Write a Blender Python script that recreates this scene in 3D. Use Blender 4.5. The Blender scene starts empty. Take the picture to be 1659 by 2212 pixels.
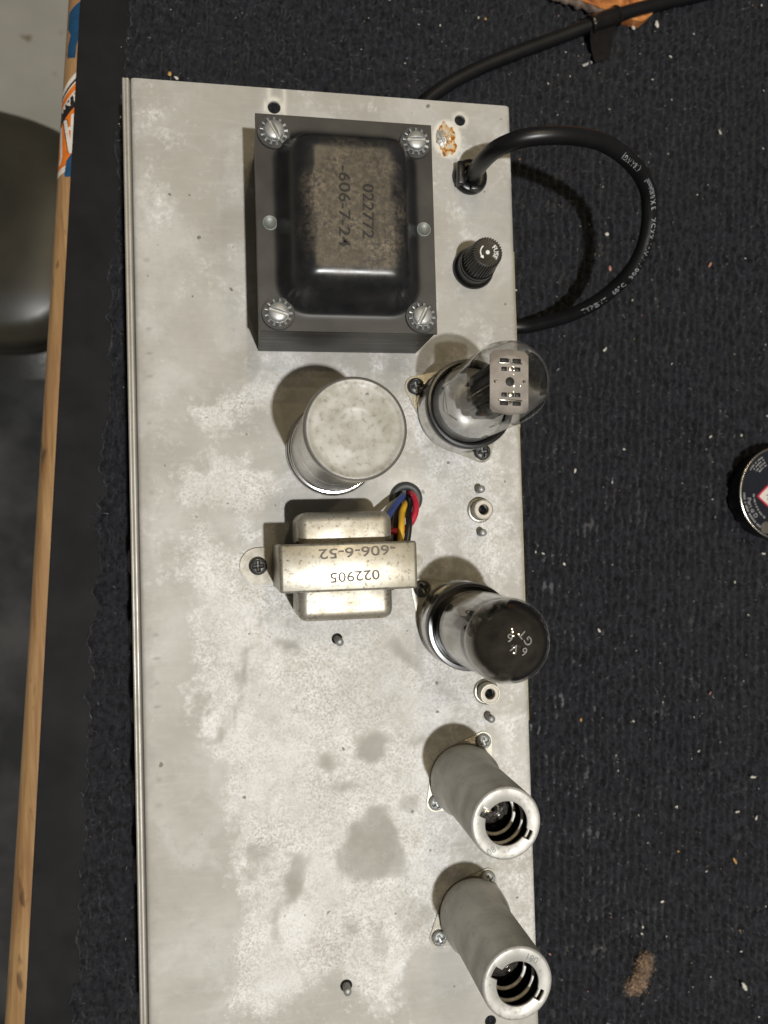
import bpy, bmesh, math, random
import numpy as np
from mathutils import Vector, Matrix

random.seed(7)
rng = np.random.default_rng(7)
S = 0.001                      # every length below is written in millimetres
PI = math.pi
scene = bpy.context.scene
col = scene.collection

# ------------------------------------------------------------------ camera
cam_data = bpy.data.cameras.new("camera")
cam_data.sensor_fit = 'HORIZONTAL'
cam_data.sensor_width = 36.0
cam_data.lens = 36.0 * 1720.6 / 1659.0
cam_data.clip_start = 0.005
cam_data.clip_end = 20.0
cam_data.dof.use_dof = True
cam_data.dof.focus_distance = 0.287
cam_data.dof.aperture_fstop = 17.0
camera = bpy.data.objects.new("camera", cam_data)
col.objects.link(camera)
camera.location = (35.39 * S, -179.33 * S, 311.22 * S)
camera.rotation_euler = (0.032, -0.185, -0.028)
scene.camera = camera

# ------------------------------------------------------------------ room light
world = bpy.data.worlds.new("World")
scene.world = world
world.use_nodes = True
bgn = world.node_tree.nodes["Background"]
bgn.inputs[0].default_value = (1.0, 0.90, 0.74, 1)
bgn.inputs[1].default_value = 0.095


def lamp(name, loc, power, color, radius):
    d = bpy.data.lights.new(name, 'POINT')
    d.energy = power
    d.color = color
    d.shadow_soft_size = radius * S
    o = bpy.data.objects.new(name, d)
    o.location = [c * S for c in loc]
    col.objects.link(o)
    return o


lamp("ceiling_lamp", (193, -479, 1313), 71, (0.975, 0.975, 0.97), 17)      # cool lamp behind the photographer
for lx, ly, lz, pw in ((200, 170, 1300, 6), (200, 420, 1300, 6), (200, 660, 1300, 6), (200, -840, 1320, 5),
                       (620, 330, 1500, 6), (620, -560, 1500, 6)):
    lamp("ceiling_lamp", (lx, ly, lz), pw * 0.7, (1.0, 0.81, 0.51), 24)        # the other, warmer lamps of the shop ceiling

scene.view_settings.view_transform = 'Standard'
scene.view_settings.look = 'None'
scene.view_settings.exposure = 0.0
scene.view_settings.gamma = 1.0
scene.cycles.max_bounces = 10
scene.cycles.transparent_max_bounces = 16
scene.cycles.caustics_reflective = False
scene.cycles.caustics_refractive = False

# ------------------------------------------------------------------ materials
MATS = {}


def N(nt, typ, **kw):
    n = nt.nodes.new(typ)
    for k, v in kw.items():
        setattr(n, k, v)
    return n


def new_mat(name):
    m = bpy.data.materials.new(name)
    m.use_nodes = True
    nt = m.node_tree
    b = nt.nodes["Principled BSDF"]
    return m, nt, b


def ramp(nt, fac, stops):
    r = N(nt, 'ShaderNodeValToRGB')
    els = r.color_ramp.elements
    while len(els) < len(stops):
        els.new(0.5)
    for e, (p, c) in zip(els, stops):
        e.position = p
        e.color = (c[0], c[1], c[2], 1) if isinstance(c, (tuple, list)) else (c, c, c, 1)
    nt.links.new(fac, r.inputs[0])
    return r.outputs[0]


def noise(nt, vec, scale, detail=3, rough=0.55, dist=0.0):
    n = N(nt, 'ShaderNodeTexNoise')
    n.inputs['Scale'].default_value = scale
    n.inputs['Detail'].default_value = detail
    n.inputs['Roughness'].default_value = rough
    n.inputs['Distortion'].default_value = dist
    nt.links.new(vec, n.inputs['Vector'])
    return n.outputs['Fac']


def mixc(nt, fac, a, b, mode='MIX'):
    m = N(nt, 'ShaderNodeMix', data_type='RGBA', blend_type=mode)
    for sock, v in ((m.inputs[0], fac), (m.inputs[6], a), (m.inputs[7], b)):
        if hasattr(v, 'node'):
            nt.links.new(v, sock)
        elif isinstance(v, (int, float)):
            sock.default_value = v
        else:
            sock.default_value = (v[0], v[1], v[2], 1)
    return m.outputs[2]


def math_n(nt, op, a, b=None, clamp=False):
    m = N(nt, 'ShaderNodeMath', operation=op, use_clamp=clamp)
    for i, v in enumerate((a, b)):
        if v is None:
            continue
        if hasattr(v, 'node'):
            nt.links.new(v, m.inputs[i])
        else:
            m.inputs[i].default_value = v
    return m.outputs[0]


def objcoord(nt, scale=None):
    t = N(nt, 'ShaderNodeTexCoord').outputs['Object']
    if scale:
        mp = N(nt, 'ShaderNodeMapping')
        mp.inputs['Scale'].default_value = scale
        nt.links.new(t, mp.inputs[0])
        t = mp.outputs[0]
    return t


def bump(nt, b, h, strength, dist_mm):
    n = N(nt, 'ShaderNodeBump')
    n.inputs['Strength'].default_value = strength
    n.inputs['Distance'].default_value = dist_mm * S
    nt.links.new(h, n.inputs['Height'])
    nt.links.new(n.outputs[0], b.inputs['Normal'])


def simple(name, c, rough=0.5, metal=0.0, c2=None, scale=300, spec=0.5, bump_s=0.0, bump_scale=None,
           stretch=None, rough2=None, coat=0.0, sheen=0.0, lo=0.35, hi=0.65, detail=4):
    """plain surface whose colour wanders between c and c2 with a noise"""
    m, nt, b = new_mat(name)
    b.inputs['Roughness'].default_value = rough
    b.inputs['Metallic'].default_value = metal
    b.inputs['Specular IOR Level'].default_value = spec
    b.inputs['Coat Weight'].default_value = coat
    b.inputs['Sheen Weight'].default_value = sheen
    if c2 is None:
        c2 = tuple(v * 0.75 for v in c)
    v = objcoord(nt, stretch)
    f = noise(nt, v, scale, detail)
    nt.links.new(ramp(nt, f, [(lo, c2), (hi, c)]), b.inputs['Base Color'])
    if rough2 is not None:
        nt.links.new(ramp(nt, noise(nt, v, scale * 0.6, detail), [(0.35, rough2), (0.65, rough)]), b.inputs['Roughness'])
    if bump_s:
        bump(nt, b, noise(nt, v, bump_scale or scale * 2, 4), bump_s, 0.15)
    MATS[name] = m
    return m


def speckled(name, c, dark, dark2, rough, metal, s1=600, s2=90, amount=0.5, rough_w=0.15, streak=None):
    """aged metal: base colour, cloudy tarnish, fine pits"""
    m, nt, b = new_mat(name)
    v = objcoord(nt)
    cloud = noise(nt, v, s2, 5, 0.6)
    c1 = ramp(nt, cloud, [(0.35, dark2), (0.62, c)])
    pits = noise(nt, v, s1, 3, 0.6)
    pf = ramp(nt, pits, [(0.30, 1.0), (0.44, 0.0)])
    pf = math_n(nt, 'MULTIPLY', pf, amount)
    cc = mixc(nt, pf, c1, dark)
    if streak:
        st = noise(nt, objcoord(nt, streak), 200, 3)
        cc = mixc(nt, ramp(nt, st, [(0.45, 0.0), (0.7, 0.35)]), cc, dark)
    nt.links.new(cc, b.inputs['Base Color'])
    b.inputs['Metallic'].default_value = metal
    nt.links.new(ramp(nt, cloud, [(0.3, rough + rough_w), (0.7, rough - rough_w * 0.5)]), b.inputs['Roughness'])
    bump(nt, b, pits, 0.15, 0.1)
    MATS[name] = m
    return m


speckled('can_metal', (0.37, 0.36, 0.33), (0.20, 0.18, 0.14), (0.28, 0.265, 0.22), 0.52, 0.15, 600, 150, 0.7)
speckled('can_side', (0.62, 0.61, 0.58), (0.30, 0.29, 0.26), (0.48, 0.46, 0.42), 0.28, 0.9, 500, 60, 0.3)
speckled('tinplate', (0.43, 0.41, 0.355), (0.12, 0.095, 0.065), (0.30, 0.27, 0.205), 0.38, 0.65, 800, 90, 0.8)
speckled('shield_metal', (0.54, 0.535, 0.50), (0.27, 0.265, 0.245), (0.44, 0.435, 0.405), 0.52, 0.3, 420, 85, 0.35)
speckled('shield_top', (0.47, 0.46, 0.435), (0.24, 0.23, 0.20), (0.37, 0.36, 0.33), 0.46, 0.4, 700, 160, 0.7)
speckled('foot_metal', (0.38, 0.355, 0.30), (0.20, 0.18, 0.135), (0.31, 0.285, 0.235), 0.5, 0.2, 600, 200, 0.4)
speckled('chrome', (0.68, 0.68, 0.67), (0.35, 0.34, 0.32), (0.58, 0.57, 0.55), 0.16, 1.0, 500, 60, 0.25, 0.06)
speckled('zinc_screw', (0.40, 0.41, 0.40), (0.20, 0.20, 0.19), (0.30, 0.30, 0.29), 0.42, 0.6, 900, 250, 0.4)
speckled('dark_screw', (0.10, 0.10, 0.095), (0.03, 0.03, 0.03), (0.06, 0.06, 0.058), 0.38, 0.7, 900, 250, 0.4)
speckled('saddle_metal', (0.34, 0.325, 0.285), (0.18, 0.165, 0.13), (0.26, 0.245, 0.20), 0.30, 0.7, 600, 120, 0.3)
simple('base_grey', (0.60, 0.59, 0.57), 0.3, 0.2, (0.36, 0.35, 0.33), 150)
simple('black_plastic', (0.007, 0.007, 0.0075), 0.22, 0, (0.004, 0.004, 0.0045), 400, rough2=0.42)
simple('bakelite', (0.007, 0.007, 0.0075), 0.26, 0, (0.004, 0.004, 0.0045), 400)
simple('cord_rubber', (0.007, 0.007, 0.0078), 0.36, 0, (0.005, 0.005, 0.0055), 120, spec=0.4, bump_s=0.08, bump_scale=900)
simple('rubber', (0.040, 0.045, 0.045), 0.5, 0, (0.025, 0.028, 0.028), 300)
simple('fibre_washer', (0.055, 0.052, 0.048), 0.7, 0, (0.03, 0.03, 0.028), 500)
simple('ink_white', (0.78, 0.78, 0.76), 0.6, 0, (0.62, 0.62, 0.60), 700)
simple('cord_ink', (0.32, 0.345, 0.36), 0.6, 0, (0.17, 0.185, 0.195), 900)
simple('stamp_dark', (0.012, 0.010, 0.009), 0.6, 0.1, (0.008, 0.007, 0.006), 600)
simple('stamp_brown', (0.075, 0.058, 0.038), 0.5, 0.3, (0.04, 0.032, 0.022), 600)
simple('stamp_grey', (0.20, 0.195, 0.18), 0.5, 0.4, (0.14, 0.175, 0.165), 600)
simple('wire_red', (0.48, 0.022, 0.045), 0.38, 0, (0.40, 0.015, 0.035), 300)
simple('wire_yellow', (0.62, 0.36, 0.025), 0.4, 0, (0.52, 0.29, 0.02), 300)
simple('wire_black', (0.012, 0.012, 0.014), 0.35, 0, (0.008, 0.008, 0.009), 300)
simple('wire_blue', (0.035, 0.065, 0.20), 0.4, 0, (0.025, 0.045, 0.15), 300)
simple('wire_white', (0.55, 0.53, 0.48), 0.5, 0, (0.42, 0.40, 0.35), 300)
simple('wire_brown', (0.07, 0.035, 0.025), 0.4, 0, (0.05, 0.025, 0.02), 300)
simple('ceramic', (0.56, 0.52, 0.44), 0.5, 0, (0.46, 0.42, 0.34), 500)
simple('plate_carbon', (0.012, 0.012, 0.013), 0.45, 0.2, (0.008, 0.008, 0.008), 400)
simple('mica', (0.36, 0.325, 0.295), 0.25, 0, (0.24, 0.215, 0.195), 160, coat=0.5)
simple('nickel', (0.60, 0.58, 0.54), 0.25, 1.0, (0.48, 0.46, 0.42), 500)
simple('spring_wire', (0.80, 0.77, 0.71), 0.5, 0.1, (0.50, 0.47, 0.42), 500)
simple('black_laminate', (0.010, 0.010, 0.011), 0.46, 0, (0.006, 0.006, 0.007), 60, spec=0.35, rough2=0.6, bump_s=0.06, bump_scale=700)
simple('sticker_orange', (0.62, 0.16, 0.015), 0.4, 0, (0.55, 0.13, 0.012), 300)
simple('sticker_white', (0.62, 0.58, 0.52), 0.4, 0, (0.54, 0.50, 0.45), 300)
simple('sticker_black', (0.014, 0.013, 0.013), 0.4)
simple('sticker_blue', (0.010, 0.060, 0.135), 0.35, 0, (0.010, 0.045, 0.10), 260)
simple('tin_black', (0.008, 0.010, 0.016), 0.35, 0)
simple('tin_red', (0.50, 0.02, 0.05), 0.4, 0)
simple('tin_print', (0.36, 0.36, 0.35), 0.5, 0, (0.24, 0.24, 0.235), 900)
simple('etch', (0.24, 0.235, 0.22), 0.6, 0, (0.15, 0.145, 0.14), 900)
simple('tin_rim', (0.68, 0.66, 0.60), 0.25, 1.0, (0.55, 0.53, 0.48), 200)
simple('seat_vinyl', (0.050, 0.046, 0.032), 0.35, 0, (0.026, 0.024, 0.017), 12, bump_s=0.2, bump_scale=25)
simple('floor_shade_sheet', (0.075, 0.075, 0.074), 0.6, 0, (0.012, 0.013, 0.015), 9, lo=0.42, hi=0.68)
simple('fluff', (0.46, 0.31, 0.19), 0.9, 0, (0.17, 0.11, 0.07), 350, sheen=0.4)
simple('crumb_white', (0.62, 0.60, 0.54), 0.7, 0, (0.5, 0.48, 0.4), 500)
simple('crumb_amber', (0.55, 0.32, 0.10), 0.6, 0, (0.45, 0.24, 0.07), 500)
simple('crumb_pink', (0.50, 0.24, 0.18), 0.6, 0)
simple('crumb_green', (0.30, 0.36, 0.10), 0.6, 0)
simple('knob_black', (0.02, 0.02, 0.022), 0.35, 0)
simple('fibre_glint', (0.55, 0.55, 0.56), 0.25, 0, (0.12, 0.12, 0.125), 300)  # pale colour stands for fibre ends catching the light
simple('paper_strip', (0.48, 0.42, 0.24), 0.6, 0, (0.36, 0.29, 0.14), 90)
simple('hair', (0.35, 0.34, 0.32), 0.5, 0)
simple('tape_vinyl', (0.009, 0.008, 0.008), 0.25, 0, (0.006, 0.005, 0.005), 300, bump_s=0.1, bump_scale=300)


def build_special_materials():
    # ---- stained zinc plate
    m, nt, b = new_mat('zinc_plate')
    v = objcoord(nt)
    at = N(nt, 'ShaderNodeAttribute', attribute_name='frost').outputs['Fac']
    big = noise(nt, v, 28, 4, 0.55)
    mid = noise(nt, v, 110, 5, 0.6, 0.6)
    fine = noise(nt, v, 480, 5, 0.65)
    film = ramp(nt, big, [(0.30, (0.328, 0.312, 0.277)), (0.50, (0.385, 0.370, 0.334)), (0.70, (0.45, 0.438, 0.405))])
    film = mixc(nt, math_n(nt, 'MULTIPLY', ramp(nt, mid, [(0.42, 0.0), (0.68, 1.0)]), 0.35), film, (0.31, 0.30, 0.272))
    cloudy = noise(nt, v, 55, 8, 0.68, 0.4)
    film = mixc(nt, ramp(nt, cloudy, [(0.50, 0.0), (0.66, 0.5)]), film, (0.50, 0.492, 0.472))
    streak = noise(nt, objcoord(nt, (1.0, 7.0, 1.0)), 90, 4, 0.6)
    film = mixc(nt, ramp(nt, streak, [(0.52, 0.0), (0.75, 0.16)]), film, (0.56, 0.55, 0.52))
    spk = noise(nt, v, 1000, 3, 0.7)
    spk2 = noise(nt, v, 420, 4, 0.7)
    frost = ramp(nt, mid, [(0.35, (0.59, 0.58, 0.555)), (0.65, (0.72, 0.715, 0.70))])
    vary = ramp(nt, noise(nt, v, 42, 4, 0.6), [(0.36, 0.35), (0.64, 1.0)])
    frost = mixc(nt, math_n(nt, 'MULTIPLY', ramp(nt, spk, [(0.36, 0.9), (0.54, 0.0)]), vary), frost, (0.34, 0.315, 0.27))
    frost = mixc(nt, math_n(nt, 'MULTIPLY', ramp(nt, spk2, [(0.34, 0.55), (0.54, 0.0)]), vary), frost, (0.38, 0.35, 0.305))
    # ragged edge: baked field pushed about by fine noise
    k = math_n(nt, 'ADD', at, math_n(nt, 'MULTIPLY', math_n(nt, 'SUBTRACT', fine, 0.5), 1.7))
    k = math_n(nt, 'ADD', k, math_n(nt, 'MULTIPLY', math_n(nt, 'SUBTRACT', mid, 0.5), 1.5))
    fm = ramp(nt, math_n(nt, 'MULTIPLY_ADD', k, 0.5), [(0.34, 0.0), (0.66, 1.0)])
    fm = math_n(nt, 'MULTIPLY', fm, ramp(nt, noise(nt, v, 38, 4, 0.6), [(0.35, 0.62), (0.6, 1.0)]))
    c = mixc(nt, fm, film, frost)
    # rare dark dots and a few rust specks
    dots = noise(nt, v, 260, 1, 0.3)
    c = mixc(nt, ramp(nt, dots, [(0.205, 0.75), (0.235, 0.0)]), c, (0.10, 0.085, 0.06))
    grime = N(nt, 'ShaderNodeAttribute', attribute_name='grime').outputs['Fac']
    gn = math_n(nt, 'ADD', grime, math_n(nt, 'MULTIPLY', math_n(nt, 'SUBTRACT', mid, 0.5), 0.25))
    gn = math_n(nt, 'ADD', gn, math_n(nt, 'MULTIPLY', math_n(nt, 'SUBTRACT', fine, 0.5), 0.7))
    gm = math_n(nt, 'MULTIPLY', ramp(nt, gn, [(0.10, 0.0), (0.80, 1.0)]), 0.64)
    c = mixc(nt, gm, c, (0.225, 0.213, 0.186))
    pale = N(nt, 'ShaderNodeAttribute', attribute_name='pale').outputs['Fac']
    c = mixc(nt, pale, c, (0.70, 0.67, 0.60))
    nt.links.new(c, b.inputs['Base Color'])
    b.inputs['Metallic'].default_value = 0.08
    nt.links.new(ramp(nt, fm, [(0.0, 0.60), (1.0, 0.72)]), b.inputs['Roughness'])
    b.inputs['Specular IOR Level'].default_value = 0.28
    bump(nt, b, spk2, 0.12, 0.12)
    MATS['zinc_plate'] = m
    for n in nt.nodes:          # centre the mask at 0.5
        if n.type == 'MATH' and n.operation == 'MULTIPLY_ADD':
            n.inputs[2].default_value = 0.5

    # ---- transformer end bell: black lacquer rubbed to bronze on top
    m, nt, b = new_mat('bell_lacquer')
    v = objcoord(nt)
    at = N(nt, 'ShaderNodeAttribute', attribute_name='rub').outputs['Fac']
    fl = N(nt, 'ShaderNodeAttribute', attribute_name='flange').outputs['Fac']
    n1 = noise(nt, v, 130, 5, 0.65)
    n2 = noise(nt, v, 700, 4, 0.7)
    k = math_n(nt, 'ADD', at, math_n(nt, 'MULTIPLY', math_n(nt, 'SUBTRACT', n1, 0.5), 1.2))
    k = math_n(nt, 'ADD', k, math_n(nt, 'MULTIPLY', math_n(nt, 'SUBTRACT', n2, 0.5), 0.8))
    rub = math_n(nt, 'MULTIPLY', at, ramp(nt, n1, [(0.38, 0.12), (0.62, 1.0)]), True)
    brz = ramp(nt, n2, [(0.40, (0.035, 0.030, 0.024)), (0.55, (0.155, 0.125, 0.088)), (0.75, (0.27, 0.222, 0.155))])
    lac = ramp(nt, n1, [(0.35, (0.012, 0.0125, 0.014)), (0.7, (0.024, 0.024, 0.025))])
    c = mixc(nt, math_n(nt, 'MULTIPLY', rub, 0.85), lac, brz)
    dust = ramp(nt, noise(nt, v, 60, 4), [(0.3, (0.020, 0.019, 0.0175)), (0.7, (0.048, 0.0455, 0.040))])
    c = mixc(nt, fl, c, dust)
    nt.links.new(c, b.inputs['Base Color'])
    b.inputs['Metallic'].default_value = 0.15
    nt.links.new(ramp(nt, math_n(nt, 'MAXIMUM', rub, fl), [(0.0, 0.27), (1.0, 0.55)]), b.inputs['Roughness'])
    bump(nt, b, n2, 0.08, 0.08)
    MATS['bell_lacquer'] = m

    # ---- lamination edges
    m, nt, b = new_mat('lamination')
    v = objcoord(nt)
    st = noise(nt, objcoord(nt, (0.05, 0.05, 0.75)), 420, 4, 0.8)
    cl = noise(nt, v, 60, 4, 0.6)
    c = ramp(nt, st, [(0.38, (0.014, 0.013, 0.012)), (0.55, (0.055, 0.052, 0.047)), (0.70, (0.19, 0.185, 0.17))])
    c = mixc(nt, ramp(nt, cl, [(0.4, 0.0), (0.7, 0.6)]), c, (0.045, 0.042, 0.038))
    nt.links.new(c, b.inputs['Base Color'])
    b.inputs['Metallic'].default_value = 0.4
    b.inputs['Roughness'].default_value = 0.45
    bump(nt, b, st, 0.6, 0.25)
    MATS['lamination'] = m

    # ---- thin clear glass (shell seen once per wall)
    m = bpy.data.materials.new('glass')
    m.use_nodes = True
    nt = m.node_tree
    nt.nodes.clear()
    out = N(nt, 'ShaderNodeOutputMaterial')
    tr = N(nt, 'ShaderNodeBsdfTransparent')
    tr.inputs[0].default_value = (0.94, 0.94, 0.93, 1)
    gl = N(nt, 'ShaderNodeBsdfGlossy')
    gl.inputs['Roughness'].default_value = 0.03
    fr = N(nt, 'ShaderNodeFresnel')
    fr.inputs['IOR'].default_value = 1.50
    f2 = math_n(nt, 'MINIMUM', math_n(nt, 'MULTIPLY', fr.outputs[0], 1.5, True), 0.5)
    mx = N(nt, 'ShaderNodeMixShader')
    nt.links.new(f2, mx.inputs[0])
    nt.links.new(tr.outputs[0], mx.inputs[1])
    nt.links.new(gl.outputs[0], mx.inputs[2])
    nt.links.new(mx.outputs[0], out.inputs[0])
    MATS['glass'] = m

    # ---- getter mirror inside the power tube
    m, nt, b = new_mat('getter')
    v = objcoord(nt)
    nn = noise(nt, v, 160, 4, 0.6)
    nt.links.new(ramp(nt, nn, [(0.35, (0.10, 0.092, 0.08)), (0.65, (0.22, 0.20, 0.172))]), b.inputs['Base Color'])
    b.inputs['Metallic'].default_value = 0.9
    b.inputs['Roughness'].default_value = 0.06
    b.inputs['Coat Weight'].default_value = 1.0
    b.inputs['Coat Roughness'].default_value = 0.02
    MATS['getter'] = m
    m, nt, b = new_mat('getter_light')
    v = objcoord(nt)
    nn = noise(nt, v, 260, 4, 0.6, 2.0)
    nt.links.new(ramp(nt, nn, [(0.40, (0.05, 0.045, 0.04)), (0.62, (0.55, 0.51, 0.47))]), b.inputs['Base Color'])
    b.inputs['Metallic'].default_value = 0.9
    b.inputs['Roughness'].default_value = 0.2
    MATS['getter_light'] = m
    m, nt, b = new_mat('grey_coating')
    v = objcoord(nt, (1, 1, 0.25))
    nn = noise(nt, v, 130, 5, 0.6)
    nt.links.new(ramp(nt, nn, [(0.3, (0.22, 0.22, 0.215)), (0.65, (0.60, 0.60, 0.585))]), b.inputs['Base Color'])
    b.inputs['Metallic'].default_value = 0.8
    b.inputs['Roughness'].default_value = 0.14
    b.inputs['Coat Weight'].default_value = 1.0
    b.inputs['Coat Roughness'].default_value = 0.03
    MATS['grey_coating'] = m

    # ---- carpet
    m, nt, b = new_mat('carpet')
    v = objcoord(nt)
    n1 = noise(nt, v, 900, 4, 0.7)
    n2 = noise(nt, v, 12, 3)
    n3 = noise(nt, objcoord(nt, (1.0, 0.55, 1.0)), 420, 4, 0.7)
    c = ramp(nt, n3, [(0.36, (0.003, 0.0032, 0.004)), (0.64, (0.024, 0.0255, 0.032))])
    c = mixc(nt, ramp(nt, n2, [(0.35, 0.0), (0.7, 0.25)]), c, (0.022, 0.022, 0.023))
    nt.links.new(c, b.inputs['Base Color'])
    b.inputs['Roughness'].default_value = 0.9
    b.inputs['Specular IOR Level'].default_value = 0.15
    b.inputs['Sheen Weight'].default_value = 0.15
    b.inputs['Sheen Roughness'].default_value = 0.5
    bump(nt, b, n1, 0.5, 0.6)
    MATS['carpet'] = m
    m, nt, b = new_mat('carpet_fibre')
    v = objcoord(nt)
    n1 = noise(nt, v, 700, 2, 0.6)
    nt.links.new(ramp(nt, n1, [(0.35, (0.004, 0.0042, 0.005)), (0.72, (0.046, 0.048, 0.056))]), b.inputs['Base Color'])
    b.inputs['Roughness'].default_value = 0.5
    b.inputs['Specular IOR Level'].default_value = 0.4
    MATS['carpet_fibre'] = m

    # ---- wood nosing
    m, nt, b = new_mat('nosing_wood')
    v = objcoord(nt, (1.0, 0.06, 1.0))
    g = noise(nt, v, 330, 5, 0.6, 0.6)
    cl = noise(nt, objcoord(nt), 22, 4, 0.6)
    c = ramp(nt, g, [(0.30, (0.17, 0.090, 0.036)), (0.50, (0.31, 0.185, 0.078)), (0.70, (0.41, 0.265, 0.13))])
    c = mixc(nt, ramp(nt, cl, [(0.35, 0.0), (0.7, 0.55)]), c, (0.26, 0.135, 0.065))
    marks = noise(nt, objcoord(nt, (1.0, 0.35, 1.0)), 160, 2)
    c = mixc(nt, ramp(nt, marks, [(0.27, 0.75), (0.36, 0.0)]), c, (0.06, 0.035, 0.02))
    nt.links.new(c, b.inputs['Base Color'])
    b.inputs['Roughness'].default_value = 0.42
    bump(nt, b, g, 0.1, 0.15)
    MATS['nosing_wood'] = m

    # ---- burl wood scrap
    m, nt, b = new_mat('burl_wood')
    v = objcoord(nt)
    g = noise(nt, v, 70, 5, 0.65, 1.5)
    c = ramp(nt, g, [(0.30, (0.13, 0.035, 0.012)), (0.48, (0.42, 0.15, 0.04)), (0.62, (0.60, 0.27, 0.09)), (0.8, (0.50, 0.18, 0.05))])
    nt.links.new(c, b.inputs['Base Color'])
    b.inputs['Roughness'].default_value = 0.4
    bump(nt, b, g, 0.3, 0.4)
    MATS['burl_wood'] = m
    simple('bark', (0.17, 0.13, 0.10), 0.9, 0, (0.05, 0.035, 0.028), 280, bump_s=0.8, bump_scale=300)

    # ---- concrete floor far below
    m, nt, b = new_mat('concrete')
    v = objcoord(nt)
    n1 = noise(nt, v, 5, 5, 0.6)
    n2 = noise(nt, v, 22, 2, 0.5)
    c = ramp(nt, n1, [(0.3, (0.44, 0.43, 0.375)), (0.7, (0.58, 0.57, 0.505))])
    c = mixc(nt, ramp(nt, n2, [(0.69, 0.0), (0.74, 0.8)]), c, (0.20, 0.155, 0.09))
    nt.links.new(c, b.inputs['Base Color'])
    b.inputs['Roughness'].default_value = 0.7
    MATS['concrete'] = m

    # ---- amber flux residue
    m, nt, b = new_mat('flux')
    v = objcoord(nt)
    n1 = noise(nt, v, 330, 4, 0.6, 0.8)
    c = ramp(nt, n1, [(0.36, (0.14, 0.035, 0.008)), (0.44, (0.50, 0.20, 0.02)), (0.50, (0.50, 0.40, 0.26)), (0.7, (0.58, 0.55, 0.49))])
    nt.links.new(c, b.inputs['Base Color'])
    b.inputs['Roughness'].default_value = 0.18
    bump(nt, b, n1, 0.5, 0.4)
    MATS['flux'] = m


build_special_materials()

# ------------------------------------------------------------------ mesh helpers (millimetres in)


def add_obj(name, me, parent=None, loc=None):
    o = bpy.data.objects.new(name, me)
    col.objects.link(o)
    if parent is not None:
        o.parent = parent
    if loc is not None:
        o.location = [c * S for c in loc]
    return o


def mk(name, verts, faces, mat, parent=None, loc=None, smooth=True, sharp=None):
    me = bpy.data.meshes.new(name)
    V = np.asarray(verts, float) * S
    me.from_pydata(V.tolist(), [], [tuple(f) for f in faces])
    mats = mat if isinstance(mat, (list, tuple)) else [mat]
    for mm in mats:
        me.materials.append(MATS[mm])
    if smooth:
        me.polygons.foreach_set('use_smooth', [True] * len(me.polygons))
        if sharp is not None:
            try:
                me.set_sharp_from_angle(angle=math.radians(sharp))
            except Exception:
                pass
    me.update()
    return add_obj(name, me, parent, loc)


def thing(name, label, cat, loc=(0, 0, 0), group=None):
    o = add_obj(name, None, None, loc)
    o.empty_display_size = 0.005
    tag(o, label, cat, group)
    return o


def tag(o, label, cat=None, group=None):
    o['label'] = label
    if cat:
        o['category'] = cat
    if group:
        o['group'] = group
    return o


def join(*parts):
    V, F, n = [], [], 0
    for v, f in parts:
        v = np.asarray(v, float)
        V.append(v)
        F += [tuple(i + n for i in q) for q in f]
        n += len(v)
    return np.concatenate(V), F


def lathe(prof, seg=48, c=(0, 0), cap0=False, cap1=False, ang=None):
    V, F = [], []
    n = len(prof)
    for j in range(seg):
        a = 2 * PI * j / seg
        for r, z in prof:
            V.append((c[0] + r * math.cos(a), c[1] + r * math.sin(a), z))
    for j in range(seg):
        k = (j + 1) % seg
        for i in range(n - 1):
            F.append((j * n + i, k * n + i, k * n + i + 1, j * n + i + 1))
    if cap0:
        F.append(tuple(j * n for j in reversed(range(seg))))
    if cap1:
        F.append(tuple(j * n + n - 1 for j in range(seg)))
    return V, F


def tube(path, r, seg=12, caps=True):
    P = np.asarray(path, float)
    n = len(P)
    R = np.full(n, r) if np.isscalar(r) else np.asarray(r, float)
    T = np.gradient(P, axis=0)
    T /= np.linalg.norm(T, axis=1)[:, None] + 1e-12
    up = np.array([0, 0, 1.0])
    if abs(T[0] @ up) > 0.9:
        up = np.array([1.0, 0, 0])
    a = np.cross(T[0], up)
    a /= np.linalg.norm(a)
    V = []
    for i in range(n):
        a = a - T[i] * (a @ T[i])
        a /= np.linalg.norm(a)
        b = np.cross(T[i], a)
        for j in range(seg):
            t = 2 * PI * j / seg
            V.append(P[i] + R[i] * (math.cos(t) * a + math.sin(t) * b))
    F = []
    for i in range(n - 1):
        for j in range(seg):
            k = (j + 1) % seg
            F.append((i * seg + j, i * seg + k, (i + 1) * seg + k, (i + 1) * seg + j))
    if caps:
        F.append(tuple(reversed(range(seg))))
        F.append(tuple((n - 1) * seg + j for j in range(seg)))
    return np.array(V), F


def spline(pts, n=120):
    """Catmull-Rom through the points, resampled by arc length"""
    P = np.asarray(pts, float)
    Q = np.vstack([2 * P[0] - P[1], P, 2 * P[-1] - P[-2]])
    out = []
    for i in range(1, len(Q) - 2):
        p0, p1, p2, p3 = Q[i - 1:i + 3]
        for t in np.linspace(0, 1, 24, endpoint=False):
            out.append(0.5 * (2 * p1 + (p2 - p0) * t + (2 * p0 - 5 * p1 + 4 * p2 - p3) * t * t + (3 * p1 - p0 - 3 * p2 + p3) * t ** 3))
    out.append(P[-1])
    out = np.array(out)
    d = np.concatenate([[0], np.cumsum(np.linalg.norm(np.diff(out, axis=0), axis=1))])
    s = np.linspace(0, d[-1], n)
    return np.stack([np.interp(s, d, out[:, k]) for k in range(3)], 1)


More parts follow.
